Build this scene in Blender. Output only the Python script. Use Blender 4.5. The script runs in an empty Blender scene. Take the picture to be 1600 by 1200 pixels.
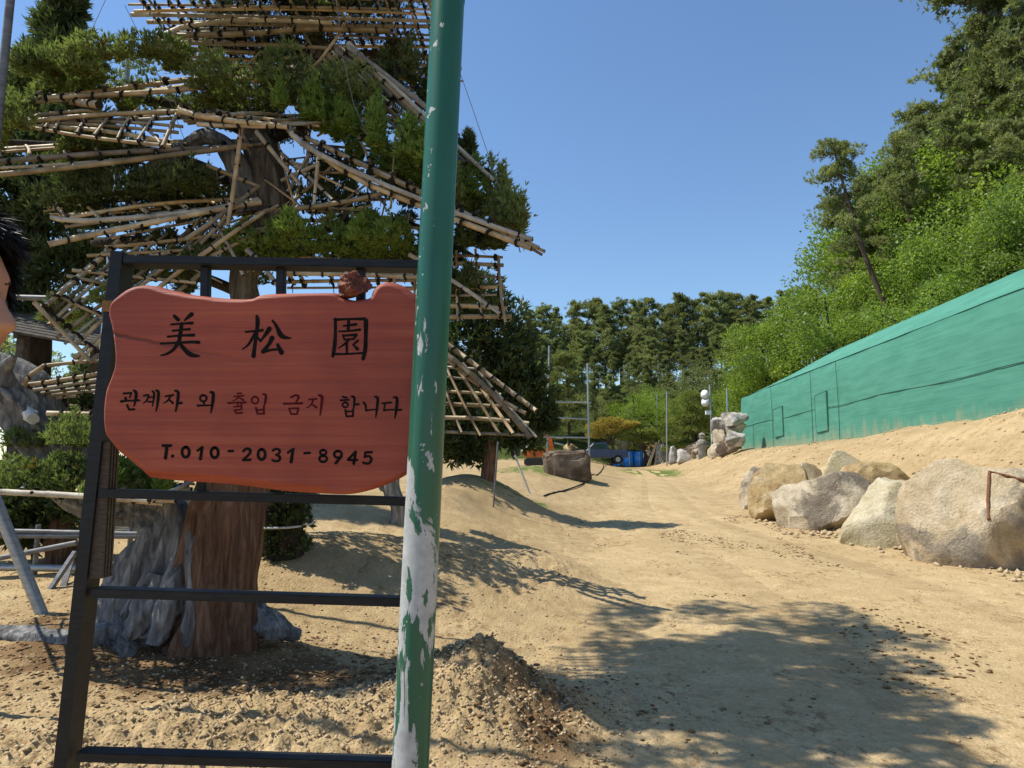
import bpy, bmesh, math, random
import numpy as np
from mathutils import Vector, Matrix, noise as mnoise
R = math.radians
random.seed(7); RNG = np.random.default_rng(11)
scene = bpy.context.scene
C = scene.collection
# ------------------------------------------------------------------ camera, sky, sun, exposure
F = 1109.0; PITCH = math.atan(130 / F); CAMZ = 1.5
cam = bpy.data.cameras.new('camera'); cam.sensor_width = 36; cam.lens = 36 * F / 1600
cam.clip_start = 0.05; cam.clip_end = 3000
camo = bpy.data.objects.new('camera', cam); C.objects.link(camo)
camo.location = (0, 0, CAMZ); camo.rotation_euler = (math.pi / 2 + PITCH, 0, 0)
scene.camera = camo
SUN_TO = Vector((-0.55, 0.035, 0.83)).normalized()          # direction towards the sun
elev = math.asin(SUN_TO.z); azim = math.atan2(SUN_TO.x, SUN_TO.y)
w = bpy.data.worlds.new('World'); scene.world = w; w.use_nodes = True
wn = w.node_tree.nodes; wl = w.node_tree.links; wn.clear()
sky = wn.new('ShaderNodeTexSky'); sky.sky_type = 'NISHITA'; sky.sun_disc = False
sky.sun_elevation = elev; sky.sun_rotation = azim
sky.air_density = 1.25; sky.dust_density = 0.05; sky.ozone_density = 7.0; sky.altitude = 0
bg = wn.new('ShaderNodeBackground'); bg.inputs['Strength'].default_value = 0.135
wo = wn.new('ShaderNodeOutputWorld')
wl.new(sky.outputs[0], bg.inputs[0]); wl.new(bg.outputs[0], wo.inputs[0])
sun = bpy.data.lights.new('sun', 'SUN'); sun.energy = 5.0; sun.angle = R(0.53); sun.color = (1.0, 0.95, 0.82)
suno = bpy.data.objects.new('sun', sun); C.objects.link(suno)
suno.rotation_euler = (-SUN_TO).to_track_quat('-Z', 'Y').to_euler(); suno.location = SUN_TO * 60
vs = scene.view_settings
scene.display_settings.display_device = 'sRGB'
vs.view_transform = 'Standard'; vs.look = 'None'; vs.exposure = 0.24; vs.gamma = 1.0; vs.use_curve_mapping = False
scene.cycles.max_bounces = 6; scene.cycles.diffuse_bounces = 3; scene.cycles.transparent_max_bounces = 6

# ------------------------------------------------------------------ helpers
cP, sP = math.cos(PITCH), math.sin(PITCH)
def ray(px, py):
    a = (px - 800) / F; b = (600 - py) / F
    return Vector((a, cP - b * sP, sP + b * cP))
def at(px, py, Y):
    d = ray(px, py); t = Y / d.y
    return Vector((d.x * t, Y, CAMZ + d.z * t))
def lerp(a, b, t): return a + (b - a) * t
def sst(x, a, b):
    t = np.clip((x - a) / (b - a), 0, 1); return t * t * (3 - 2 * t)
_LAT = np.random.default_rng(5).random((8, 256, 256))
def vn(x, y, k=0):
    xi = np.floor(x).astype(int); yi = np.floor(y).astype(int); fx = x - xi; fy = y - yi
    fx = fx * fx * (3 - 2 * fx); fy = fy * fy * (3 - 2 * fy)
    L = _LAT[k % 8]; a = xi & 255; b = yi & 255; a1 = (xi + 1) & 255; b1 = (yi + 1) & 255
    return (L[a, b] * (1 - fx) + L[a1, b] * fx) * (1 - fy) + (L[a, b1] * (1 - fx) + L[a1, b1] * fx) * fy - 0.5
def fbm(x, y, o=4, k=0):
    s = 0.0; amp = 1.0
    for i in range(o):
        s = s + amp * vn(x * 2 ** i + 17.3 * i, y * 2 ** i - 9.1 * i, k + i); amp *= 0.5
    return s

def tag(o, label=None, cat=None, group=None, kind=None):
    if label: o['label'] = label
    if cat: o['category'] = cat
    if group: o['group'] = group
    if kind: o['kind'] = kind
    return o
def thing(name, label, cat, loc=(0, 0, 0), group=None):
    o = bpy.data.objects.new(name, None); o.empty_display_size = 0.1
    o.location = loc; C.objects.link(o); return tag(o, label, cat, group)
def link(name, me, parent=None, mats=()):
    for m in mats: me.materials.append(m)
    o = bpy.data.objects.new(name, me); C.objects.link(o)
    if parent is not None:
        o.parent = parent; o.location = -Vector(parent.location)      # meshes are in world coordinates
    return o
def copy_tree(o, loc, scale=1.0, rz=0.0):
    c = o.copy(); C.objects.link(c); c.location = loc; c.scale = (scale,) * 3; c.rotation_euler = (0, 0, rz)
    for ch in list(o.children):
        d = ch.copy(); C.objects.link(d); d.parent = c
    return c
class MB:
    def __init__(s): s.v = []; s.f = []; s.m = []
    def add(s, vs_, fs, mi=0):
        n = len(s.v); s.v += [tuple(p) for p in vs_]
        for f in fs: s.f.append(tuple(i + n for i in f)); s.m.append(mi)
    def box(s, a, b, wx, wz, up=(0, 0, 1), mi=0, ext=0.0):
        a = Vector(a); b = Vector(b); d = (b - a).normalized(); a = a - d * ext; b = b + d * ext
        u = Vector(up); sd = d.cross(u)
        if sd.length < 1e-4: sd = d.cross(Vector((0, 1, 0)))
        sd.normalize(); u = sd.cross(d).normalized()
        vv = []
        for p in (a, b):
            for i, j in ((-1, -1), (1, -1), (1, 1), (-1, 1)): vv.append(p + sd * (i * wx / 2) + u * (j * wz / 2))
        s.add(vv, [(0, 1, 2, 3), (7, 6, 5, 4), (0, 4, 5, 1), (1, 5, 6, 2), (2, 6, 7, 3), (3, 7, 4, 0)], mi)
    def tube(s, pts, rad, n=8, mi=0, cap=None, lump=0.0, seed=0, flat=1.0, flute=0.0, twist=0.0):
        pts = [Vector(p) for p in pts]
        if not hasattr(rad, '__len__'): rad = [rad] * len(pts)
        rg = random.Random(seed); vv = []; ff = []; prev = None
        for i, p in enumerate(pts):
            d = (pts[min(i + 1, len(pts) - 1)] - pts[max(i - 1, 0)]).normalized()
            if prev is None:
                h = Vector((0, 0, 1)) if abs(d.z) < 0.9 else Vector((1, 0, 0)); u = d.cross(h).normalized()
            else: u = (prev - d * prev.dot(d)).normalized()
            prev = u; v2 = d.cross(u)
            for k in range(n):
                a = 2 * math.pi * k / n; r = rad[i]
                if lump: r *= 1 + lump * (mnoise.noise(Vector((math.cos(a) * 1.6 + seed, math.sin(a) * 1.6, i * 4.5 / len(pts)))) * 1.4 + 0.5 * mnoise.noise(Vector((math.cos(a) * 4, math.sin(a) * 4 + seed, i * 5.0 / len(pts)))))
                if flute:
                    b_ = a + twist * i; r *= 1 + flute * (abs(mnoise.noise(Vector((math.cos(b_) * 3.2 + seed, math.sin(b_) * 3.2, i * 1.6 / len(pts))))) * 2.2 - 0.45 + 0.5 * abs(mnoise.noise(Vector((math.cos(b_) * 8, math.sin(b_) * 8 + seed, i * 2.5 / len(pts))))))
                vv.append(p + u * (math.cos(a) * r) + v2 * (math.sin(a) * r * flat))
        for i in range(len(pts) - 1):
            for k in range(n):
                k2 = (k + 1) % n; ff.append((i * n + k, i * n + k2, (i + 1) * n + k2, (i + 1) * n + k))
        s.add(vv, ff, mi)
        c = mi if cap is None else cap
        s.add(vv[:n], [tuple(range(n))[::-1]], c); s.add(vv[-n:], [tuple(range(n))], c)
    def mesh(s, name, smooth=False):
        me = bpy.data.meshes.new(name); me.from_pydata(s.v, [], s.f)
        if any(s.m): me.polygons.foreach_set('material_index', s.m)
        if smooth: me.polygons.foreach_set('use_smooth', [True] * len(s.f))
        me.update(); return me
    def build(s, name, mats, parent=None, smooth=False):
        return link(name, s.mesh(name, smooth), parent, mats if isinstance(mats, (list, tuple)) else [mats])
def np_mesh(name, V, Q, smooth=False, mi=None):
    me = bpy.data.meshes.new(name); V = np.asarray(V, dtype=np.float32); Q = np.asarray(Q, dtype=np.int32)
    k = Q.shape[1]; me.vertices.add(len(V)); me.vertices.foreach_set('co', V.ravel())
    me.loops.add(Q.size); me.loops.foreach_set('vertex_index', Q.ravel())
    me.polygons.add(len(Q)); me.polygons.foreach_set('loop_start', np.arange(0, Q.size, k, dtype=np.int32))
    if smooth: me.polygons.foreach_set('use_smooth', np.ones(len(Q), dtype=bool))
    if mi is not None: me.polygons.foreach_set('material_index', np.asarray(mi, dtype=np.int32))
    me.update(calc_edges=True); me.validate(); return me
def blades(P, A, k, spread, L, W, rng, curl=0.0):
    """N tufts of k leaf blades: kite-shaped quads around axis A."""
    N = len(P); P = np.repeat(P, k, 0); A = np.repeat(A, k, 0)
    d = A + rng.normal(0, spread, (N * k, 3)); d /= np.linalg.norm(d, axis=1, keepdims=True) + 1e-9
    s = np.cross(d, rng.normal(0, 1, (N * k, 3))); s /= np.linalg.norm(s, axis=1, keepdims=True) + 1e-9
    l = rng.uniform(L[0], L[1], (N * k, 1)); wd = rng.uniform(W[0], W[1], (N * k, 1)) * 0.5
    m = P + d * l * 0.45
    V = np.stack([P, m + s * wd, P + d * l, m - s * wd], 1).reshape(-1, 3)
    Q = np.arange(N * k * 4).reshape(-1, 4); return V, Q
def merge(parts):
    Vs = []; Qs = []; n = 0
    for V, Q in parts: Vs.append(V); Qs.append(Q + n); n += len(V)
    return np.concatenate(Vs), np.concatenate(Qs)

# ------------------------------------------------------------------ materials
def nmat(name):
    m = bpy.data.materials.new(name); m.use_nodes = True; nt = m.node_tree; nt.nodes.clear()
    out = nt.nodes.new('ShaderNodeOutputMaterial'); return m, nt, out
def N(nt, t, **kw):
    n = nt.nodes.new(t)
    for k, v in kw.items():
        if k in n.inputs: n.inputs[k].default_value = v
        else: setattr(n, k, v)
    return n
def ramp(nt, fac, stops):
    r = nt.nodes.new('ShaderNodeValToRGB'); e = r.color_ramp.elements
    while len(e) < len(stops): e.new(0.5)
    for i, (p, c) in enumerate(stops): e[i].position = p; e[i].color = (*c, 1) if len(c) == 3 else c
    nt.links.new(fac, r.inputs[0]); return r.outputs[0]
def coords(nt, stretch=(1, 1, 1), kind='Object', rot=(0, 0, 0)):
    tc = nt.nodes.new('ShaderNodeTexCoord'); mp = nt.nodes.new('ShaderNodeMapping')
    mp.inputs['Scale'].default_value = stretch; mp.inputs['Rotation'].default_value = rot
    if kind == 'World':
        g = nt.nodes.new('ShaderNodeNewGeometry'); nt.links.new(g.outputs['Position'], mp.inputs[0])
    else: nt.links.new(tc.outputs[kind], mp.inputs[0])
    return mp.outputs[0]
def noise(nt, vec, scale, detail=5, rough=0.6, dist=0.0):
    n = N(nt, 'ShaderNodeTexNoise', Scale=scale, Detail=detail, Roughness=rough, Distortion=dist)
    nt.links.new(vec, n.inputs['Vector']); return n.outputs['Fac']
def mixc(nt, fac, a, b, mode='MIX'):
    m = nt.nodes.new('ShaderNodeMix'); m.data_type = 'RGBA'; m.blend_type = mode
    for s, v in ((0, fac), (6, a), (7, b)):
        if isinstance(v, (int, float)): m.inputs[s].default_value = v
        elif isinstance(v, tuple): m.inputs[s].default_value = (*v, 1)
        else: nt.links.new(v, m.inputs[s])
    return m.outputs[2]
def mth(nt, op, a, b=0.0, c=None, clamp=False):
    m = nt.nodes.new('ShaderNodeMath'); m.operation = op; m.use_clamp = clamp
    for i, v in enumerate((a, b) if c is None else (a, b, c)):
        if isinstance(v, (int, float)): m.inputs[i].default_value = v
        else: nt.links.new(v, m.inputs[i])
    return m.outputs[0]
def bsdf(nt, out, col, rough=0.7, bump=None, bdist=0.01, bstr=0.6, metal=0.0, spec=0.4):
    b = N(nt, 'ShaderNodeBsdfPrincipled'); b.inputs['Metallic'].default_value = metal
    b.inputs['Specular IOR Level'].default_value = spec
    if isinstance(col, tuple): b.inputs['Base Color'].default_value = (*col, 1)
    else: nt.links.new(col, b.inputs['Base Color'])
    if isinstance(rough, (int, float)): b.inputs['Roughness'].default_value = rough
    else: nt.links.new(rough, b.inputs['Roughness'])
    if bump is not None:
        bp = N(nt, 'ShaderNodeBump'); bp.inputs['Distance'].default_value = bdist; bp.inputs['Strength'].default_value = bstr
        nt.links.new(bump, bp.inputs['Height']); nt.links.new(bp.outputs[0], b.inputs['Normal'])
    nt.links.new(b.outputs[0], out.inputs[0]); return b
def simple(name, c1, c2, scale=6, rough=0.7, stretch=(1, 1, 1), bd=0.01, bs=0.5, metal=0.0, kind='Object', lo=0.35, hi=0.65, spec=0.3, detail=6, perobj=0.0):
    m, nt, out = nmat(name); v = coords(nt, stretch, kind); n = noise(nt, v, scale, detail)
    col = ramp(nt, n, [(lo, c1), (hi, c2)])
    if perobj:
        oi = N(nt, 'ShaderNodeObjectInfo'); hs = N(nt, 'ShaderNodeHueSaturation')
        hs.inputs['Value'].default_value = 1
        nt.links.new(mth(nt, 'MULTIPLY_ADD', oi.outputs['Random'], 2 * perobj, 1 - perobj), hs.inputs['Value'])
        nt.links.new(col, hs.inputs['Color']); col = hs.outputs[0]
    bsdf(nt, out, col, rough, n if bs else None, bd, bs, metal, spec); return m
def leafmat(name, c1, c2, scale=3.0, trans=0.35, tr_gain=1.5, perobj=0.12, fine=0.0):
    m, nt, out = nmat(name); v = coords(nt, kind='World'); n = noise(nt, v, scale, 3)
    col = ramp(nt, n, [(0.3, c1), (0.7, c2)])
    if fine:
        col = mixc(nt, ramp(nt, noise(nt, v, fine, 2), [(0.62, (0, 0, 0)), (0.7, (1, 1, 1))]), col, (0.14, 0.085, 0.025))
    oi = N(nt, 'ShaderNodeObjectInfo'); hs = N(nt, 'ShaderNodeHueSaturation')
    nt.links.new(mth(nt, 'MULTIPLY_ADD', oi.outputs['Random'], 2 * perobj, 1 - perobj), hs.inputs['Value']); nt.links.new(col, hs.inputs['Color'])
    col = hs.outputs[0]
    d = N(nt, 'ShaderNodeBsdfDiffuse'); t = N(nt, 'ShaderNodeBsdfTranslucent'); mx = N(nt, 'ShaderNodeMixShader'); mx.inputs[0].default_value = trans
    nt.links.new(col, d.inputs[0])
    tcol = mixc(nt, 1.0, col, (tr_gain, tr_gain * 1.05, tr_gain * 0.6), 'MULTIPLY'); nt.links.new(tcol, t.inputs[0])
    g = N(nt, 'ShaderNodeBsdfGlossy'); g.inputs['Roughness'].default_value = 0.45; g.inputs[0].default_value = (0.5, 0.5, 0.5, 1)
    m2 = N(nt, 'ShaderNodeMixShader'); m2.inputs[0].default_value = 0.04
    nt.links.new(d.outputs[0], mx.inputs[1]); nt.links.new(t.outputs[0], mx.inputs[2])
    nt.links.new(mx.outputs[0], m2.inputs[1]); nt.links.new(g.outputs[0], m2.inputs[2]); nt.links.new(m2.outputs[0], out.inputs[0]); return m

def soil_mat(name, base, dark, light, grain, litter=True, zones=False):
    m, nt, out = nmat(name); v = coords(nt, kind='World')
    big = noise(nt, v, 0.45, 5); mid = noise(nt, v, 3.5, 6, 0.65); fin = noise(nt, v, 60, 4, 0.7)
    col = ramp(nt, mid, [(0.3, dark), (0.52, base), (0.75, light)])
    col = mixc(nt, mth(nt, 'MULTIPLY', ramp(nt, big, [(0.40, (0, 0, 0)), (0.62, (1, 1, 1))]), 0.6), col, dark)
    col = mixc(nt, mth(nt, 'MULTIPLY', ramp(nt, fin, [(0.35, (0, 0, 0)), (0.7, (1, 1, 1))]), 0.35), col, light)
    vo = N(nt, 'ShaderNodeTexVoronoi', Scale=grain); nt.links.new(v, vo.inputs['Vector'])
    vs_ = N(nt, 'ShaderNodeSeparateColor'); nt.links.new(vo.outputs['Color'], vs_.inputs[0])
    gr = ramp(nt, vs_.outputs[0], [(0.0, (0.30, 0.27, 0.23)), (1.0, (0.72, 0.70, 0.66))]); col = mixc(nt, 0.30, col, gr, 'OVERLAY')
    if litter:
        v2 = coords(nt, (1, 0.55, 1), 'World'); a = noise(nt, v2, 1.9, 7, 0.72); b = noise(nt, v2, 14, 4, 0.7)
        mk = mth(nt, 'MULTIPLY', ramp(nt, a, [(0.50, (0, 0, 0)), (0.60, (1, 1, 1))]), ramp(nt, b, [(0.5, (0, 0, 0)), (0.6, (1, 1, 1))]))
        col = mixc(nt, mth(nt, 'MULTIPLY', mk, 0.75), col, (0.17, 0.095, 0.042))
        tr = noise(nt, coords(nt, (1.0, 0.10, 1), 'World', (0, 0, R(-7))), 2.4, 5, 0.6); col = mixc(nt, mth(nt, 'MULTIPLY', ramp(nt, tr, [(0.45, (0, 0, 0)), (0.65, (1, 1, 1))]), 0.38), col, dark)
    if zones:
        for nm, c1, c2 in (('forest', (0.035, 0.05, 0.012), (0.075, 0.095, 0.02)), ('grass', (0.07, 0.11, 0.02), (0.15, 0.19, 0.045)), ('mulch', (0.10, 0.058, 0.028), (0.24, 0.15, 0.075))):
            at_ = N(nt, 'ShaderNodeAttribute', attribute_name=nm)
            f = mth(nt, 'ADD', at_.outputs['Fac'], mth(nt, 'MULTIPLY', mth(nt, 'SUBTRACT', mid, 0.5), 1.3))
            f = ramp(nt, f, [(0.4, (0, 0, 0)), (0.6, (1, 1, 1))])
            col = mixc(nt, f, col, ramp(nt, noise(nt, v, 2.2, 5), [(0.35, c1), (0.65, c2)]))
    h = mth(nt, 'ADD', mth(nt, 'MULTIPLY', vo.outputs['Distance'], -0.7), mth(nt, 'MULTIPLY', fin, 0.9))
    bsdf(nt, out, col, 0.95, h, 0.012, 0.7, spec=0.1); return m
SAND, SDARK, SLIGHT = (0.46, 0.335, 0.185), (0.33, 0.23, 0.12), (0.57, 0.44, 0.27)
M = {}
M['ground'] = soil_mat('sandy_soil', (0.445, 0.325, 0.175), (0.31, 0.215, 0.108), (0.56, 0.43, 0.255), 55, True, True)
M['road'] = soil_mat('packed_dirt', (0.475, 0.35, 0.19), (0.37, 0.265, 0.135), (0.58, 0.445, 0.265), 45)
M['stone_bits'] = simple('gravel_grains', (0.30, 0.21, 0.11), (0.58, 0.45, 0.28), 30, 0.95, kind='World')
M['litter'] = simple('dry_litter', (0.10, 0.05, 0.02), (0.24, 0.14, 0.06), 20, 0.95, kind='World')
M['steel'] = simple('charcoal_painted_steel', (0.006, 0.007, 0.009), (0.016, 0.018, 0.022), 14, 0.5, (1, 1, 6), 0.002, 0.2, spec=0.3)
M['galv'] = simple('galvanised_pipe', (0.27, 0.29, 0.30), (0.42, 0.44, 0.45), 10, 0.42, (1, 1, 4), 0.001, 0.2, metal=0.55)
M['galvdark'] = simple('weathered_pipe', (0.10, 0.10, 0.11), (0.20, 0.20, 0.21), 10, 0.55, (1, 1, 4), 0.001, 0.2, metal=0.3)
M['bamboo_'] = simple('dry_bamboo', (0.20, 0.125, 0.06), (0.50, 0.37, 0.21), 6.0, 0.5, (1, 1, 1), 0.003, 0.3, kind='World', perobj=0.4, lo=0.3, hi=0.7)
def bamboomat():
    m, nt, out = nmat('weathered_bamboo'); v = coords(nt, kind='World'); a = noise(nt, v, 7, 6, 0.65); oi = N(nt, 'ShaderNodeObjectInfo')
    col = ramp(nt, a, [(0.28, (0.19, 0.125, 0.065)), (0.5, (0.42, 0.30, 0.16)), (0.72, (0.60, 0.48, 0.30))])
    gry = ramp(nt, a, [(0.28, (0.15, 0.135, 0.11)), (0.72, (0.52, 0.48, 0.41))])
    col = mixc(nt, ramp(nt, oi.outputs['Random'], [(0.45, (0.1, 0.1, 0.1)), (0.8, (0.85, 0.85, 0.85))]), col, gry)
    hs = N(nt, 'ShaderNodeHueSaturation'); wn_ = N(nt, 'ShaderNodeTexWhiteNoise'); wn_.noise_dimensions = '1D'; nt.links.new(oi.outputs['Random'], wn_.inputs['W'])
    nt.links.new(mth(nt, 'MULTIPLY_ADD', wn_.outputs['Value'], 0.75, 0.55), hs.inputs['Value']); nt.links.new(col, hs.inputs['Color'])
    bsdf(nt, out, hs.outputs[0], 0.55, a, 0.004, 0.5, spec=0.3); return m
M['bamboo'] = bamboomat()
M['bamboo_end'] = simple('bamboo_hollow_shade', (0.02, 0.014, 0.008), (0.05, 0.035, 0.02), 40, 0.9)  # dark caps on closed ends: shade of the hollow put into colour
M['cord'] = simple('black_tie_cord', (0.008, 0.007, 0.006), (0.02, 0.018, 0.016), 50, 0.85)
M['wire'] = simple('thin_wire', (0.12, 0.11, 0.10), (0.2, 0.19, 0.18), 20, 0.5)
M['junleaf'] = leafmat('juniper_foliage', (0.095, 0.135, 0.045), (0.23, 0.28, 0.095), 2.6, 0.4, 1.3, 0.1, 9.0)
M['junbright'] = leafmat('sunlit_juniper_foliage', (0.12, 0.19, 0.035), (0.22, 0.31, 0.07), 3.2, 0.4, 1.3, 0.1)  # brighter copy of the juniper green, sunlight put into the colour
M['jundark'] = leafmat('dark_and_shaded_foliage', (0.04, 0.062, 0.026), (0.115, 0.15, 0.055), 1.6, 0.32, 1.2, 0.1)  # dark conifers' own tone; on the big juniper's pads it paints shade
M['pine'] = leafmat('pine_needles', (0.15, 0.18, 0.075), (0.33, 0.35, 0.15), 0.7, 0.48, 1.2, 0.2)
M['pineolive'] = leafmat('pale_pine_needles', (0.12, 0.145, 0.045), (0.24, 0.26, 0.09), 0.8, 0.35, 1.2, 0.15)
M['broad'] = leafmat('spring_leaves', (0.105, 0.165, 0.03), (0.25, 0.33, 0.065), 0.6, 0.5, 1.5, 0.2)
M['broadlime'] = leafmat('lime_spring_leaves', (0.15, 0.225, 0.03), (0.27, 0.35, 0.055), 0.6, 0.5, 1.5, 0.12)
M['garden'] = leafmat('garden_pine_needles', (0.17, 0.215, 0.055), (0.33, 0.37, 0.11), 1.0, 0.45, 1.2, 0.1)
M['yellowpine'] = leafmat('yellowed_needles', (0.33, 0.25, 0.06), (0.52, 0.42, 0.12), 1.2, 0.45, 1.2, 0.05)
M['pinebark'] = simple('pine_bark', (0.05, 0.035, 0.025), (0.13, 0.085, 0.06), 5, 0.95, (1, 1, 0.3), 0.03, 0.8, kind='World')
M['darkbark'] = simple('dark_bark', (0.018, 0.014, 0.011), (0.055, 0.042, 0.032), 14, 0.95, (1, 1, 0.25), 0.02, 0.8, kind='World')
def barkmat(name, cols, sc, st, bd):
    m, nt, out = nmat(name); v = coords(nt, st, 'World'); a = noise(nt, v, sc, 7, 0.65, 0.6); b = noise(nt, coords(nt, (1, 1, 0.6), 'World'), 4, 4)
    col = ramp(nt, a, [(0.3, cols[0]), (0.5, cols[1]), (0.72, cols[2])]); col = mixc(nt, mth(nt, 'MULTIPLY', b, 0.4), col, cols[0])
    bsdf(nt, out, col, 0.85, a, bd, 0.9, spec=0.2); return m
M['redbark'] = barkmat('red_brown_fibrous_bark', [(0.05, 0.026, 0.016), (0.17, 0.092, 0.055), (0.33, 0.205, 0.135)], 26, (1, 1, 0.11), 0.035)
M['driftwood'] = barkmat('silver_deadwood', [(0.045, 0.045, 0.05), (0.23, 0.225, 0.22), (0.52, 0.51, 0.49)], 15, (1.0, 1.0, 0.16), 0.05)
M['greybark'] = barkmat('grey_brown_bark', [(0.04, 0.032, 0.026), (0.15, 0.125, 0.10), (0.30, 0.265, 0.22)], 22, (1, 1, 0.12), 0.03)
M['ivory'] = simple('sawn_pale_wood', (0.55, 0.52, 0.46), (0.72, 0.70, 0.64), 12, 0.8)

def rockmat(name, cols, sc=2.2, patch=(0.06, 0.055, 0.055), amt=0.5):
    m, nt, out = nmat(name); v = coords(nt, kind='World'); a = noise(nt, v, sc, 7, 0.62, 0.4); b = noise(nt, v, sc * 0.55, 5, 0.6, 0.8); c = noise(nt, v, 26, 5, 0.7)
    col = ramp(nt, a, [(0.3, cols[0]), (0.5, cols[1]), (0.7, cols[2])])
    col = mixc(nt, mth(nt, 'MULTIPLY', ramp(nt, b, [(0.52, (0, 0, 0)), (0.6, (1, 1, 1))]), amt), col, patch)
    col = mixc(nt, 0.35, col, ramp(nt, c, [(0.3, (0.1, 0.09, 0.08)), (0.7, (0.62, 0.58, 0.5))]), 'OVERLAY')
    vc = N(nt, 'ShaderNodeTexVoronoi', Scale=sc * 0.35); vc.feature = 'DISTANCE_TO_EDGE'; vv_ = N(nt, 'ShaderNodeVectorMath'); vv_.operation = 'ADD'; nz = N(nt, 'ShaderNodeTexNoise', Scale=3.0, Detail=4); nt.links.new(v, nz.inputs['Vector']); nt.links.new(v, vv_.inputs[0]); nt.links.new(nz.outputs['Color'], vv_.inputs[1]); nt.links.new(vv_.outputs[0], vc.inputs['Vector'])
    crk = ramp(nt, vc.outputs['Distance'], [(0.0, (1, 1, 1)), (0.022, (0, 0, 0))]); col = mixc(nt, mth(nt, 'MULTIPLY', mth(nt, 'MULTIPLY', crk, 0.4), ramp(nt, b, [(0.5, (0, 0, 0)), (0.6, (1, 1, 1))])), col, (0.09, 0.07, 0.05))
    bsdf(nt, out, col, 0.9, mth(nt, 'SUBTRACT', mth(nt, 'ADD', a, mth(nt, 'MULTIPLY', c, 0.5)), mth(nt, 'MULTIPLY', crk, 0.08)), 0.07, 0.95, spec=0.2); return m
M['rock_tan'] = rockmat('tan_granite', [(0.32, 0.21, 0.10), (0.50, 0.37, 0.19), (0.62, 0.52, 0.34)], 2.2, (0.20, 0.10, 0.045), 0.4)
M['rock_grey'] = rockmat('grey_granite', [(0.28, 0.21, 0.13), (0.52, 0.44, 0.32), (0.68, 0.61, 0.48)], 2.0, (0.12, 0.10, 0.085), 0.7)
M['rock_cream'] = rockmat('cream_granite', [(0.42, 0.36, 0.21), (0.55, 0.48, 0.31), (0.68, 0.63, 0.49)], 1.6, (0.22, 0.19, 0.13), 0.3)
M['rock_mix'] = rockmat('banded_granite', [(0.38, 0.29, 0.17), (0.54, 0.44, 0.29), (0.68, 0.60, 0.46)], 1.8, (0.19, 0.17, 0.16), 0.65)
M['rock_dark'] = rockmat('brown_flat_rock', [(0.12, 0.085, 0.06), (0.22, 0.165, 0.12), (0.42, 0.34, 0.26)], 1.6, (0.05, 0.035, 0.03), 0.6)
M['rock_white'] = rockmat('white_garden_rock', [(0.3, 0.28, 0.26), (0.5, 0.47, 0.43), (0.68, 0.65, 0.6)], 2.5, (0.1, 0.095, 0.09), 0.6)
M['stone'] = rockmat('carved_granite', [(0.24, 0.225, 0.2), (0.36, 0.34, 0.30), (0.48, 0.45, 0.4)], 4, (0.12, 0.115, 0.11), 0.4)
# ------------------------------------------------------------------ the ground
_ty = [0, 9.7, 12, 14, 16, 20, 27, 40, 50, 70]; _tx = [7.4, 7.0, 6.6, 6.3, 5.9, 6.2, 7.3, 9.2, 10.0, 11.5]
_ly = [-30, 0, 4.5, 9, 13.7, 22, 42, 60]; _lx = [-1.5, -0.5, 0.15, 0.65, 1.3, 2.8, 6.8, 9.0]
def toe(y): return np.interp(y, _ty, _tx)
def rleft(y): return np.interp(y, _ly, _lx)
def wallx(y): return 11.5 + (y - 16) * 0.073
def gau(x, y, cx, cy, sx, sy, rot=0.0):
    dx = x - cx; dy = y - cy; c, s = math.cos(rot), math.sin(rot)
    u = dx * c + dy * s; v = -dx * s + dy * c
    return np.exp(-0.5 * ((u / sx) ** 2 + (v / sy) ** 2))
def clump(x, y):       # where the dug soil lies in coarse lumps
    return np.clip(1.4 * gau(x, y, -0.22, 4.45, 0.42, 0.36) + 1.2 * gau(x, y, -1.35, 3.75, 1.3, 0.40, 0.42) + 0.7 * gau(x, y, 0.3, 8.9, 0.5, 0.8) + 0.5 * gau(x, y, -0.7, 7.9, 0.9, 0.6), 0, 1)
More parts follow.
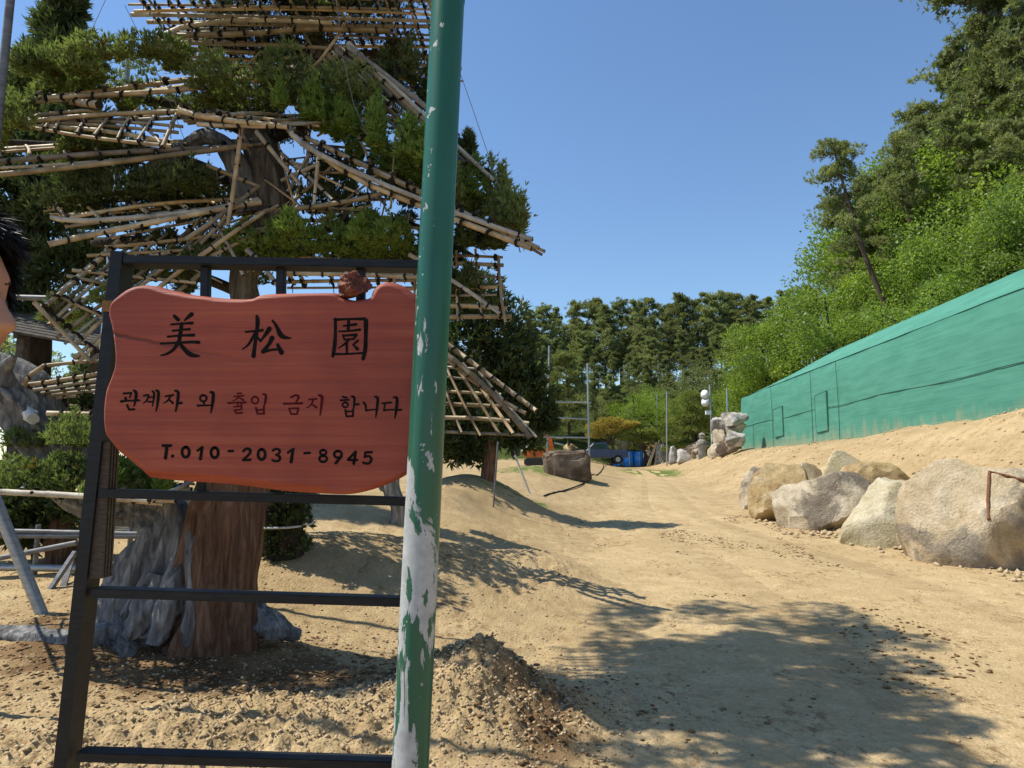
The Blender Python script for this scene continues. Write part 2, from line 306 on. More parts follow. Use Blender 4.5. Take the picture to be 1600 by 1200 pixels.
def H(x, y):
    x = np.asarray(x, float); y = np.asarray(y, float)
    g = 0.03 * np.clip(y - 5, 0, 48)
    left = sst(rleft(y) - x, -0.3, 3.4)
    z = g + left * np.clip(0.25 + 0.045 * (y - 4), 0.08, 0.55)
    # soil bank on the right, and the wooded hill behind the covered shed
    tw = toe(y); wx = wallx(np.clip(y, 0, 60)) - 0.6
    bank = sst(x, tw - 0.2, np.maximum(wx, tw + 2.5))
    z = z + bank * np.clip(2.45 - g, 0.4, 2.5) * (1 - 0.25 * sst(y, 44, 52))
    wn_ = wallx(np.clip(y, -20, 60))
    z = z + 0.22 * np.exp(-0.5 * ((x - wn_ + 0.9) / 0.7) ** 2) * sst(-y, -24, -14)
    hill = np.clip(x - (wn_ + 6.0), 0, 60) * 0.55; hill = 24 * (1 - np.exp(-hill / 24)) * sst(y, -40, 5)
    back = sst(y, 56, 86) * 9.5 * (1 - sst(y, 100, 190)) * sst(x, -40, -4)
    z = z + np.maximum(hill * (1 - sst(y, 90, 190)), back) + 0.25 * np.minimum(hill, back)
    # heaps
    z = z + 0.40 * np.exp(-(np.abs(x + 0.20) / 0.42) ** 1.5 - (np.abs(y - 4.5) / 0.42) ** 1.5) + 0.12 * gau(x, y, -1.3, 3.85, 1.0, 0.28, 0.42)
    z = z + 0.34 * gau(x, y, -0.75, 8.2, 1.1, 0.7, 0.2) + 0.22 * gau(x, y, 0.35, 9.2, 0.45, 0.7) + 0.16 * gau(x, y, -2.6, 7.4, 1.1, 0.7)
    z = z + 0.55 * gau(x, y, -0.75, 15.5, 0.9, 0.9) + 0.4 * gau(x, y, -1.3, 13.2, 0.5, 0.8) + 0.30 * gau(x, y, 1.8, 29, 2.6, 3.0) + 0.25 * gau(x, y, -3.0, 11.5, 1.6, 0.9)
    rd = sst(x, rleft(y) - 0.2, rleft(y) + 0.6) * sst(-x, -tw, -tw + 0.8) * sst(-y, -52, -46)
    cl = clump(x, y); near = sst(-y, -40, -10)
    z = z + (1 - 0.85 * rd) * 0.10 * fbm(x * 0.35, y * 0.35, 3, 1) + 0.045 * (1 - rd) * near * fbm(x * 1.7, y * 1.7, 4, 2)
    b = np.abs(fbm(x * 5.5, y * 5.5, 3, 3)); b2 = np.abs(fbm(x * 15, y * 15, 2, 5))
    b3 = np.abs(fbm(x * 30, y * 30, 2, 1)); z = z + cl * (0.085 * (b - 0.25) + 0.075 * (b2 - 0.2) + 0.04 * b3)
    bk = bank * (1 - sst(x, wx + 1, wx + 4)) * near
    z = z + bk * (0.14 * fbm(x * 1.6, y * 1.6, 4, 4) + 0.10 * (np.abs(fbm(x * 4.2, y * 4.2, 3, 2)) - 0.25))
    z = z + (1 - rd) * near * 0.016 * fbm(x * 9, y * 9, 3, 6) + 0.012 * rd * fbm(x * 2.6, y * 1.2, 4, 0)
    return z - 0.02 * rd
def Hz(x, y): return float(H(np.array([x]), np.array([y]))[0])
def ground_hit(px, py, tmax=140):
    d = ray(px, py); t = np.linspace(1.5, tmax, 6000)
    dz = CAMZ + d.z * t - H(d.x * t, d.y * t); i = int(np.argmax(dz < 0))
    if dz[i] >= 0: i = len(t) - 1
    t = t[i]; return Vector((d.x * t, d.y * t, Hz(d.x * t, d.y * t)))
def spread(fine, step, lo, hi, grow=1.12):
    a = list(np.arange(fine[0], fine[1], step)); s = step; v = fine[1]
    while v < hi: a.append(v); s = s * grow; v += s
    a.append(hi); s = step; v = fine[0] - step; b = []
    while v > lo: b.append(v); s = s * grow; v -= s
    b.append(lo); return np.array(b[::-1] + a)
def grid(name, xs, ys, zf, mats, attrs=()):
    X, Y = np.meshgrid(xs, ys); Z = zf(X, Y); V = np.stack([X, Y, Z], -1).reshape(-1, 3)
    nx = len(xs); i = np.arange(len(ys) - 1)[:, None] * nx + np.arange(nx - 1)[None, :]
    Q = np.stack([i, i + 1, i + nx + 1, i + nx], -1).reshape(-1, 4)
    me = np_mesh(name, V, Q, True)
    for nm, fn in attrs:
        a = me.attributes.new(nm, 'FLOAT', 'POINT'); a.data.foreach_set('value', fn(X, Y).ravel().astype(np.float32))
    return link(name, me, None, mats)
def a_forest(x, y):
    f = np.maximum(sst(x, wallx(np.clip(y, 0, 60)) + 4.5, wallx(np.clip(y, 0, 60)) + 7), sst(y, 54, 62))
    return np.maximum(f, 0.9 * sst(-x, 14, 22) * sst(y, 6, 14))
def a_grass(x, y):
    return np.clip(0.95 * gau(x, y, 8.6, 45, 1.3, 5.0) + 0.62 * gau(x, y, 1.2, 27.5, 2.2, 2.0) + 0.6 * gau(x, y, -0.3, 17, 1.2, 1.6) + 0.8 * gau(x, y, -10, 16, 5, 4), 0, 1)
def a_mulch(x, y):
    return np.clip(0.72 * gau(x, y, -1.7, 4.75, 1.5, 0.55) + 0.45 * gau(x, y, -3.0, 5.6, 0.9, 0.6) + 0.5 * gau(x, y, 0.2, 4.0, 0.25, 0.5), 0, 1)
xs = spread((-3.0, 0.9), 0.024, -420, 420, 1.05); ys = spread((2.7, 6.2), 0.024, -60, 620, 1.028)
tag(grid('ground', xs, ys, H, [M['ground']], (('forest', a_forest), ('grass', a_grass), ('mulch', a_mulch))), kind='structure')
def HR(x, y):
    l = x - rleft(y); r = toe(y) - x
    wob = 0.9 * fbm(x * 0.8, y * 0.8, 3, 2) + 0.7 * fbm(x * 3.5, y * 3.5, 4, 5)
    e = sst(l + wob, -0.6, 0.9) * sst(r + wob, -0.2, 0.9) * sst(-y, -53, -50)
    s = (x - rleft(y)) / np.maximum(toe(y) - rleft(y), 1)
    rut = -0.045 * (np.exp(-((s - 0.34) / 0.05) ** 2) + np.exp(-((s - 0.66) / 0.05) ** 2))
    return H(x, y) + 0.016 + rut * 0.6 - 0.07 * (1 - e) + 0.006 * fbm(x * 6, y * 6, 3, 1) + 0.004 * np.abs(fbm(x * 22, y * 22, 2, 4))
tag(grid('dirt_road', spread((0.0, 4.2), 0.042, -2.5, 12.5, 1.05), spread((2.6, 8.0), 0.042, -28, 56, 1.045), HR, [M['road']]), kind='structure')

# loose gravel, clods and dry litter: far too many to count
def scatter(name, n, fn, size, mat, label, cat, flat=0.7, seed=1):
    rg = np.random.default_rng(seed); xy = fn(rg, n); x, y = xy[:, 0], xy[:, 1]; n = len(x)
    r = size[0] + (size[1] - size[0]) * rg.random(n) ** 3
    base = np.array([(1, 0, 0), (0, 1, 0), (-1, 0, 0), (0, -1, 0), (0, 0, 1), (0, 0, -1)], float)
    tri = np.array([(0, 1, 4), (1, 2, 4), (2, 3, 4), (3, 0, 4), (1, 0, 5), (2, 1, 5), (3, 2, 5), (0, 3, 5)])
    V = base[None] * rg.uniform(0.65, 1.35, (n, 6, 1)) + rg.normal(0, 0.15, (n, 6, 3))
    a = rg.uniform(0, 6.28, n); c, s = np.cos(a)[:, None], np.sin(a)[:, None]
    V = np.stack([V[..., 0] * c - V[..., 1] * s, V[..., 0] * s + V[..., 1] * c, V[..., 2] * flat], -1) * r[:, None, None]
    z = np.maximum(H(x, y), np.where((x > rleft(y)) & (x < toe(y)), HR(x, y), -9)); V += np.stack([x, y, z + r * 0.2], -1)[:, None, :]
    T = (tri[None] + 6 * np.arange(n)[:, None, None]).reshape(-1, 3)
    return tag(link(name, np_mesh(name, V.reshape(-1, 3), T), None, [mat]), label, cat, kind='stuff')
def f_gravel(rg, n):
    y = 2.9 + 6 * rg.random(n) ** 1.6; x = rg.uniform(-5.2, 0.5, n) * (0.45 + y / 9); k = x < rleft(y) + 0.1; return np.stack([x, y], 1)[k]
def f_mound(rg, n):
    a = rg.normal(0, 1, (n, 2)); i = rg.random(n) < 0.4
    p = np.where(i[:, None], np.array([-0.2, 4.4]) + a * [0.4, 0.36], np.array([-1.2, 3.8]) + np.stack([a[:, 0] * 1.0, a[:, 0] * 0.42 + a[:, 1] * 0.33], 1)); return p[p[:, 1] > 2.7]
def f_road(rg, n):
    y = 3 + 17 * rg.random(n) ** 1.7; t = rg.random(n); return np.stack([rleft(y) + t * (toe(y) - rleft(y)), y], 1)
def f_edge(rg, n):
    y = 4 + 12 * rg.random(n); return np.stack([toe(y) - np.abs(rg.normal(0, 0.5, n)) + 0.1, y], 1)
def f_litter(rg, n):
    y = 3.2 + 14 * rg.random(n * 5) ** 1.5; t = rg.random(n * 5); x = rleft(y) - 0.3 + t * (toe(y) - rleft(y)); k = fbm(x * 0.9, y * 0.5, 3, 7) + 0.25 * (t > 0.8) > 0.3; return np.stack([x, y], 1)[k][:n]
scatter('gravel', 13000, f_gravel, (0.004, 0.016), M['stone_bits'], 'tan gravel strewn on the ground around the juniper trunk', 'gravel', seed=3)
def f_needle(rg, n):
    a = rg.normal(0, 1, (n, 2)) * [1.3, 0.45] + [-1.7, 4.75]; return a[(a[:, 1] > 3.4)]
scatter('needle_litter', 5200, f_needle, (0.005, 0.022), M['litter'], 'dark dry needle litter strewn round the juniper trunk foot', 'litter', 0.3, seed=12)
scatter('soil_clods', 9000, f_mound, (0.003, 0.017), M['stone_bits'], 'crumbly lumps of dug soil on the heap beside the green post', 'soil', seed=4)
scatter('road_grit', 3800, f_road, (0.004, 0.016), M['stone_bits'], 'fine grit and pebbles lying on the dirt road', 'grit', seed=5)
scatter('toe_rubble', 900, f_edge, (0.015, 0.08), M['stone_bits'], 'rubble and clods along the foot of the boulder row', 'rubble', seed=6)
scatter('dry_litter', 3600, f_litter, (0.005, 0.028), M['litter'], 'brown dry litter scattered in patches over the dirt road', 'litter', 0.35, seed=8)

# ------------------------------------------------------------------ green covered shed on the bank
def shed():
    m, nt, out = nmat('green_shade_net'); v = coords(nt, (0.15, 0.15, 1), 'World'); v2 = coords(nt, kind='World')
    a = noise(nt, v, 5.0, 5, 0.6); b = noise(nt, coords(nt, (0.12, 0.06, 9), 'World'), 3.0, 7, 0.72); c = noise(nt, v2, 1.3, 6, 0.65)
    col = ramp(nt, mth(nt, 'MULTIPLY_ADD', b, 0.5, mth(nt, 'MULTIPLY', a, 0.5)), [(0.32, (0.045, 0.185, 0.132)), (0.68, (0.10, 0.30, 0.222))])
    g = N(nt, 'ShaderNodeNewGeometry'); sp = N(nt, 'ShaderNodeSeparateXYZ'); nt.links.new(g.outputs['Position'], sp.inputs[0])
    d = mth(nt, 'ADD', mth(nt, 'MULTIPLY', mth(nt, 'SUBTRACT', 2.95, sp.outputs[2]), 1.5), mth(nt, 'MULTIPLY', mth(nt, 'SUBTRACT', noise(nt, coords(nt, (1.6, 1.6, 0.5), 'World'), 1.6, 6, 0.7), 0.5), 3.0), clamp=True)
    col = mixc(nt, mth(nt, 'MULTIPLY', d, 0.6), col, (0.36, 0.29, 0.17))
    bsdf(nt, out, col, 0.75, b, 0.01, 0.5, spec=0.2)
    seam = simple('seam_cord', (0.01, 0.03, 0.025), (0.03, 0.07, 0.06), 20, 0.9)
    y0, y1 = 4.0, 42.0; zb, ze, zr = 1.9, 5.55, 6.35
    t = thing('covered_shed', 'long shed wholly covered in green shade netting on the soil bank', 'shed', (wallx(20), 20, 2.4))
    # wall as a softly sagging sheet between hidden hoops
    ny = 150; nz = 16; ysw = np.linspace(y0, y1, ny); us = np.linspace(0, 1, nz)
    Y, U = np.meshgrid(ysw, us); sag = 0.035 * np.abs(np.sin(Y * math.pi / 2.1)) * np.sin(U * math.pi) + 0.03 * fbm(Y * 0.6, U * 5, 3, 2)
    endr = np.clip((Y - (y1 - 0.5)) / 0.5, 0, 1) ** 2 * 0.35
    X = wallx(Y) + sag + endr + 0.25 * U ** 6 * 0.5; Z = zb + (ze - zb) * U - endr * 0.2 * U
    i = np.arange(nz - 1)[:, None] * ny + np.arange(ny - 1)[None]; Q = np.stack([i, i + ny, i + ny + 1, i + 1], -1).reshape(-1, 4)
    link('wall_sheet', np_mesh('wall_sheet', np.stack([X, Y, Z], -1).reshape(-1, 3), Q, True), t, [m])
    # far end wall
    mb = MB(); xe = wallx(y1) + 0.35
    mb.add([(xe, y1, zb), (xe + 7, y1, zb), (xe + 7, y1, ze - 0.07), (xe + 3.5, y1, ze + 0.15), (xe, y1, ze - 0.07)], [(0, 1, 2, 3, 4)]); mb.build('end_sheet', m, t)
    # roof, hipped towards the far end
    us = np.array([0, .03, .065, .1, .13, .25, .5, .75, .9, 1.0]); Y, U = np.meshgrid(ysw, us)
    hip = np.clip((y1 - Y) / 13.0, 0.02, 1) ** 0.7
    prof = np.minimum(1, np.minimum(U, 1 - U) / 0.13) ** 0.75 * 0.72 + 0.28 * np.sin(U * math.pi)
    X = wallx(Y) + 0.10 + U * 7.0 + endr[0:1] * (1 - U); Z = ze - endr[-1:] * 0.2 + 0.95 * prof * hip + 0.02 * fbm(Y * 0.7, U * 6, 3, 3)
    i = np.arange(9)[:, None] * ny + np.arange(ny - 1)[None]; Q = np.stack([i, i + ny, i + ny + 1, i + 1], -1).reshape(-1, 4)
    link('roof_sheet', np_mesh('roof_sheet', np.stack([X, Y, Z], -1).reshape(-1, 3), Q, True), t, [m])
    mb = MB(); mb.add([(wallx(y0) + 7.1, y0, zb), (wallx(y1) + 7.3, y1, zb), (wallx(y1) + 7.3, y1, ze), (wallx(y0) + 7.1, y0, ze)], [(0, 1, 2, 3)]); mb.build('rear_sheet', m, t)
    # seams
    def on_wall(px, py):
        d = ray(px, py); k = 0.073; tt = (11.5 - 16 * k) / (d.x - k * d.y); return Vector((d.x * tt - 0.02, d.y * tt, CAMZ + d.z * tt))
    zs = on_wall(1450, 601).z
    MBs = MB(); MBs.tube([(wallx(y) - 0.012 + 0.035 * abs(math.sin(y * math.pi / 2.1)) * 0.95, y, zs + 0.03 * math.sin(y * 0.9)) for y in np.linspace(y0, y1 - 0.4, 120)], 0.010, 5); MBs.build('long_seam', seam, t)
    for px in (1206, 1269, 1310):
        p = on_wall(px, 640); s = MB(); s.tube([(wallx(p.y) - 0.02 + 0.03 * abs(math.sin(p.y * math.pi / 2.1)) * math.sin(u * math.pi), p.y, zb + (ze - zb) * u) for u in np.linspace(0, 0.985, 12)], 0.009, 5); s.build('upright_seam', seam, t)
    for (a, b, c, d_) in ((1209, 1225, 640, 680), (1274, 1295, 618, 672)):
        p = on_wall(a, c); q = on_wall(b, d_); s = MB()
        vv = [(wallx(y) - 0.03, y, z) for (y, z) in ((p.y, p.z), (q.y, p.z + 0.06), (q.y, q.z), (p.y, q.z - 0.05))]; vv += [(x + 0.05, y, z) for x, y, z in vv]
        s.add(vv, [(3, 2, 1, 0), (0, 1, 5, 4), (1, 2, 6, 5), (2, 3, 7, 6), (3, 0, 4, 7)]); s.build('net_patch', m, t)
        f = MB(); f.tube([(x - 0.012, y, z) for x, y, z in (vv[0], vv[1], vv[2], vv[3], vv[0])], 0.006, 5); f.build('patch_seam', seam, t)
shed()

# ------------------------------------------------------------------ boulders
def ico(sub):
    bm = bmesh.new(); bmesh.ops.create_icosphere(bm, subdivisions=sub, radius=1); V = np.array([v.co[:] for v in bm.verts]); T = np.array([[v.index for v in f.verts] for f in bm.faces]); bm.free(); return V, T
ICO = {k: ico(k) for k in (2, 3, 4, 5)}
def rock_mesh(name, seed, size, rotz=0, cuts=9, rough=0.05, sub=4, tilt=0.0, boxy=1.0):
    V, T = ICO[sub]; V = V.copy(); rg = np.random.default_rng(seed)
    if boxy != 1.0: V = np.sign(V) * np.abs(V) ** boxy
    for _ in range(cuts):
        n = rg.normal(0, 1, 3); n /= np.linalg.norm(n); d = rg.uniform(0.5, 0.8); h = V @ n - d; V = V - np.where(h > 0, h * 0.985, 0)[:, None] * n
    k = rg.integers(0, 99)
    dsp = np.array([mnoise.fractal(Vector(p) * 1.7 + Vector((k, 0, 0)), 0.9, 2.1, 5) for p in V]); d2 = np.array([abs(mnoise.noise(Vector(p) * 4.5 + Vector((0, k, 0)))) for p in V]); V = V * (1 + rough * dsp - rough * 0.8 * (d2 - 0.2))[:, None]
    V[:, 2] = np.where(V[:, 2] < -0.6, -0.6 + (V[:, 2] + 0.6) * 0.2, V[:, 2])
    lo = V.min(0); hi = V.max(0); V = (V - (lo + hi) / 2) / (hi - lo) * np.array(size)
    c, s = math.cos(tilt), math.sin(tilt); V = np.stack([V[:, 0] * c - V[:, 2] * s, V[:, 1], V[:, 0] * s + V[:, 2] * c], 1)
    c, s = math.cos(rotz), math.sin(rotz); V = np.stack([V[:, 0] * c - V[:, 1] * s, V[:, 0] * s + V[:, 1] * c, V[:, 2]], 1)
    return V, T
def rock(name, label, cat, bbox, base_y, mat, seed, group=None, depth=0.9, sink=0.12, cuts=9, rough=0.05, tilt=0.0, Y=None, sub=4, parent=None, boxy=1.0, grow=1.0):
    x0, x1, y0, y1 = bbox; p = ground_hit((x0 + x1) / 2, base_y) if Y is None else at((x0 + x1) / 2, y1, Y)
    wd = (x1 - x0) / F * p.y; ht = (y1 - y0) / F * p.y + sink
    V, T = rock_mesh(name, seed, (wd * grow, wd * depth * grow, ht * (0.5 + grow * 0.5)), 0, cuts, rough, sub, tilt, boxy)
    V = V + np.array([p.x, p.y + wd * depth * 0.35, p.z + (ht / 2 - sink)])
    if Y is not None: V[:, 1] -= wd * depth * 0.35
    o = link(name, np_mesh(name, V, T, False), parent, [mat])
    o.data.polygons.foreach_set('use_smooth', np.ones(len(T), bool))
    try: o.data.set_sharp_from_angle(angle=R(28))
    except Exception: pass
    if parent is None: tag(o, label, cat, group)
    return o
BL = [
 ('small grey curved boulder at the far end of the row beside the bank', (1165, 1212, 732, 792), 793, 'rock_grey', 21, 0.8, 5, 0.0),
 ('rounded orange tan boulder next to the small grey curved one', (1189, 1288, 726, 810), 811, 'rock_tan', 9, 0.8, 5, 0.0),
 ('dark topped small boulder half buried behind the orange tan boulder', (1244, 1292, 717, 756), 764, 'rock_mix', 33, 0.9, 8, 0.0),
 ('angular white and charcoal boulder with an orange stained edge', (1240, 1392, 742, 825), 826, 'rock_grey', 42, 0.7, 11, 0.2),
 ('flat tan boulder lying on the bank above the angular charcoal boulder', (1322, 1444, 706, 754), 772, 'rock_tan', 57, 0.8, 9, 0.0),
 ('pale dusty boulder almost sunk in soil at the top of the bank', (1292, 1372, 698, 742), 750, 'rock_cream', 61, 0.8, 8, 0.0),
 ('big smooth cream boulder with white lime smears in the row', (1335, 1502, 752, 851), 852, 'rock_cream', 75, 0.75, 7, 0.0),
 ('speckled grey white boulder wedged behind the smooth cream boulder', (1425, 1515, 726, 815), 826, 'rock_mix', 88, 0.8, 7, 0.0),
 ('largest boulder of the row, grey and tan, with a rusty bar on it', (1466, 1660, 722, 890), 889, 'rock_mix', 91, 0.8, 8, 0.12),
 ('mottled grey boulder resting above the largest boulder on the bank', (1562, 1650, 699, 745), 780, 'rock_grey', 104, 0.8, 8, 0.0)]
for lb, bb, by, mt, sd, dp, ct, tl in BL: rock('boulder', lb, 'boulder', bb, by, M[mt], sd, 'boulders along the road', dp, 0.3, ct + 2, 0.075, tl, sub=5 if bb[1] - bb[0] > 90 else 4, boxy=0.85, grow=1.06 if bb[0] > 1460 else 1.12)
def f_bank(rg, n):
    y = 7 + 36 * rg.random(n) ** 1.6; t = rg.random(n); return np.stack([toe(y) + t * (wallx(y) - 0.2 - toe(y)), y], 1)
scatter('bank_clods', 2600, f_bank, (0.008, 0.05), M['stone_bits'], 'loose clods and stones on the sloping soil bank below the shed', 'soil', seed=9)
M['rust'] = simple('rusty_iron', (0.10, 0.04, 0.018), (0.24, 0.11, 0.05), 30, 0.9)
# ------------------------------------------------------------------ sign frame, board, green post
YF = 2.42          # plane of the steel frame
def sign_frame():
    t = thing('sign_stand', 'charcoal steel frame of square tube carrying the red wooden sign', 'frame', (at(88, 1200, YF).x, YF + 0.04, 0.1))
    def bar(nm, a, b, wx, wy, y0, up=(0, 1, 0), ext=0.0):
        m = MB(); A = at(*a, YF); B = at(*b, YF); A.y = B.y = YF + y0 + wy / 2; m.box(A, B, wx, wy, up, ext=ext)
        me = m.mesh(nm); bm = bmesh.new(); bm.from_mesh(me); bmesh.ops.bevel(bm, geom=bm.edges[:], offset=0.003, segments=2, affect='EDGES'); bm.to_mesh(me); bm.free()
        return link(nm, me, t, [M['steel']])
    # left post runs on down into the soil
    top = at(182, 392, YF); bot = at(93, 1200, YF); d = (bot - top).normalized(); foot = top + d * ((top.z + 0.25) / -d.z)
    m = MB(); top.y = foot.y = YF + 0.04; m.box(top, foot, 0.042, 0.08, (0, 1, 0)); m.build('left_post', M['steel'], t)
    rt = at(668, 400, YF); rb = at(640, 1200, YF); d = (rb - rt).normalized(); rfoot = rt + d * ((rt.z + 0.25) / -d.z)
    m = MB(); rt.y = rfoot.y = YF + 0.04; m.box(rt, rfoot, 0.04, 0.078, (0, 1, 0)); m.build('right_post', M['steel'], t)
    bar('top_rail', (191, 404), (660, 412), 0.030, 0.078, 0.001)
    bar('middle_rail', (152, 771), (640, 784), 0.030, 0.06, 0.002)
    bar('lower_rail', (140, 927), (632, 942), 0.030, 0.06, 0.002)
    bar('bottom_rail', (116, 1184), (632, 1199), 0.030, 0.06, 0.002)
    for x0, x1 in ((313, 308), (433, 428), (560, 556)): bar('upright', (x0, 412), (x1, 770), 0.030, 0.03, 0.032)
    # strip of brown tape on the post
    m = MB(); a = at(171, 470, YF); b = at(169, 487, YF); a.y = b.y = YF + 0.04; m.box(a, b, 0.046, 0.084, (0, 1, 0)); m.build('tape_band', simple('brown_tape', (0.20, 0.09, 0.02), (0.26, 0.13, 0.03), 20, 0.5), t)
    # strip of corrugated paper glued inside the post
    m = MB()
    for k in range(4):
        a = at(157 + k * 0.2, 690, YF); b = at(145, 905, YF); a.y = b.y = YF + 0.016 + k * 0.017; m.box(a, b, 0.0485, 0.009, (0, 1, 0))
    m.build('inner_groove', simple('raw_brown_steel', (0.05, 0.038, 0.03), (0.10, 0.075, 0.055), 30, 0.6, (1, 1, 5)), t)
sign_frame()

def board():
    zs = 2.909
    OUT = [(60,215),(85,180),(130,145),(185,127),(250,130),(330,150),(420,170),(520,182),(620,190),(700,188),(735,172),(800,166),(950,163),(1080,163),(1112,180),(1160,195),(1215,190),(1243,180),(1255,150),(1285,120),(1330,112),(1390,130),(1440,170),(1468,215),(1484,290),(1484,420),(1478,560),(1470,750),(1455,900),(1430,962),(1385,1000),(1300,1040),(1200,1070),(1120,1080),(1000,1075),(850,1065),(700,1045),(560,1030),(400,1020),(250,1005),(215,995),(185,965),(130,920),(80,880),(45,830),(30,760),(30,680),(40,610),(60,560),(80,500),(80,430),(65,330),(52,270)]
    YB = YF - 0.075; pts = []
    n = len(OUT)
    for i in range(n):
        p0, p1, p2, p3 = (np.array(OUT[(i + k) % n], float) for k in (-1, 0, 1, 2))
        for s in (0, 0.25, 0.5, 0.75):
            q = 0.5 * (2 * p1 + (p2 - p0) * s + (2 * p0 - 5 * p1 + 4 * p2 - p3) * s * s + (3 * p1 - p0 - 3 * p2 + p3) * s ** 3); pts.append(q)
    pts = np.array(pts); W3 = [at(150 + x / zs, 400 + y / zs, YB) for x, y in pts]
    XZ = np.array([(p.x, p.z) for p in W3]); n = len(XZ)
    tan = np.roll(XZ, -2, 0) - np.roll(XZ, 2, 0); nr = np.stack([-tan[:, 1], tan[:, 0]], 1); nr /= np.linalg.norm(nr, axis=1, keepdims=True)
    cen = XZ.mean(0); nr *= np.sign(np.sum(nr * (XZ - cen), 1)).mean()       # outward
    for _ in range(4): nr = (np.roll(nr, 1, 0) + nr * 2 + np.roll(nr, -1, 0)) / 4
    ins = 0.010 + 0.006 * np.array([mnoise.noise(Vector((i * 0.11, 3, 0))) for i in range(n)]) * 1.5
    # deeper rough chamfer along the lower edge
    high = sst(XZ[:, 1] - cen[1], 0.20, 0.27); ins = ins + 0.012 * high
    low = sst(-(XZ[:, 1] - cen[1]), 0.22, 0.27) * (XZ[:, 0] < cen[0] + 0.25); ins = ins + 0.016 * low
    layers = [(XZ - nr * ins[:, None], 0.0), (XZ - nr * (ins * 0.45)[:, None], 0.004), (XZ, 0.017), (XZ + nr * 0.004, 0.037), (XZ - nr * 0.006, 0.066)]
    bm = bmesh.new(); rings = []
    for li, (q, dy) in enumerate(layers):
        rings.append([bm.verts.new((a, YB + dy + (0.012 * high[j] * (li == 2) + 0.016 * low[j] if li in (1, 2) else 0) * (1 if li < 3 else 0), b)) for j, (a, b) in enumerate(q)])
    for r0, r1 in zip(rings, rings[1:]):
        for i in range(n): bm.faces.new((r0[i], r0[(i + 1) % n], r1[(i + 1) % n], r1[i]))
    e0 = [bm.edges.get((rings[0][i], rings[0][(i + 1) % n])) for i in range(n)]; bmesh.ops.triangle_fill(bm, edges=e0, use_beauty=True)
    bm.faces.new(rings[-1]); bmesh.ops.recalc_face_normals(bm, faces=bm.faces[:])
    me = bpy.data.meshes.new('plank'); bm.to_mesh(me); bm.free()
    for p in me.polygons: p.use_smooth = len(p.vertices) == 4
    m, nt, out = nmat('red_stained_wood'); v = coords(nt, (0.16, 1, 7.5), 'World', (0, R(1.5), 0)); a = noise(nt, v, 5.5, 8, 0.66, 0.12); b = noise(nt, coords(nt, (0.12, 1, 14), 'World', (0, R(1.2), 0)), 11, 6, 0.75, 0.1); c = noise(nt, coords(nt, kind='World'), 2.0, 3)
    col = ramp(nt, a, [(0.28, (0.27, 0.050, 0.030)), (0.5, (0.37, 0.078, 0.043)), (0.72, (0.45, 0.12, 0.066))])
    col = mixc(nt, mth(nt, 'MULTIPLY', ramp(nt, b, [(0.52, (0, 0, 0)), (0.68, (1, 1, 1))]), 0.35), col, (0.45, 0.14, 0.085))
    col = mixc(nt, mth(nt, 'MULTIPLY', ramp(nt, c, [(0.35, (0, 0, 0)), (0.62, (1, 1, 1))]), 0.55), col, (0.19, 0.036, 0.028))
    # a dark healed split running in from the left edge
    v3 = coords(nt, (1, 1, 1), 'World'); sp = N(nt, 'ShaderNodeSeparateXYZ'); nt.links.new(v3, sp.inputs[0])
    L0 = at(178, 522, YB); L1 = at(400, 566, YB); k = (L1.z - L0.z) / (L1.x - L0.x)
    ln = mth(nt, 'SUBTRACT', sp.outputs[2], mth(nt, 'ADD', mth(nt, 'MULTIPLY', mth(nt, 'SUBTRACT', sp.outputs[0], L0.x), k), L0.z))
    ln = mth(nt, 'ADD', mth(nt, 'ABSOLUTE', mth(nt, 'ADD', ln, mth(nt, 'MULTIPLY', mth(nt, 'SUBTRACT', noise(nt, coords(nt, (1, 1, 1), 'World'), 16, 4), 0.5), 0.03))), 0.0)
    fad = mth(nt, 'SUBTRACT', 1.0, mth(nt, 'MULTIPLY', mth(nt, 'SUBTRACT', sp.outputs[0], L0.x), 1 / (L1.x - L0.x)), clamp=True)
    crk = mth(nt, 'MULTIPLY', ramp(nt, mth(nt, 'MULTIPLY', ln, 60), [(0.05, (1, 1, 1)), (0.5, (0, 0, 0))]), fad)
    col = mixc(nt, mth(nt, 'MULTIPLY', crk, 0.75), col, (0.06, 0.022, 0.016))
    bsdf(nt, out, col, mth(nt, 'MULTIPLY_ADD', a, 0.3, 0.42), mth(nt, 'SUBTRACT', mth(nt, 'ADD', a, mth(nt, 'MULTIPLY', b, 0.5)), mth(nt, 'MULTIPLY', crk, 1.5)), 0.005, 0.7, spec=0.3)
    t = thing('sign_board', 'live-edge red wooden sign board with carved black and dark red lettering', 'sign', (cen[0], YB + 0.03, XZ[:, 1].min()))
    link('plank', me, t, [m])
    # knot of cut wood on the top edge
    p = at(150 + 1178 / zs, 400 + 126 / zs, YB + 0.02); V, T = rock_mesh('k', 79, (0.122, 0.085, 0.098), 0, 5, 0.34, 5)
    kn = simple('knot_wood', (0.07, 0.017, 0.010), (0.25, 0.07, 0.035), 30, 0.6, (1, 1, 1), 0.012, 1.0, kind='World'); o = link('wood_knot', np_mesh('k', V + np.array(p), T, True), t, [kn])
    # lettering: brush strokes (x, y, width) read as cut-in and painted strokes
    def circ(cx, cy, rx, ry, w_): return [(cx + rx * math.sin(a), cy - ry * math.cos(a), w_) for a in np.linspace(0, 2 * math.pi, 19)]
    blk = simple('black_letter_paint', (0.006, 0.005, 0.005), (0.014, 0.012, 0.012), 30, 0.8, spec=0.08, bs=0); mar = simple('dark_red_letter_paint', (0.075, 0.008, 0.010), (0.11, 0.013, 0.014), 30, 0.8, spec=0.08, bs=0)
    G = []
    A = (240, 480, 7.27)
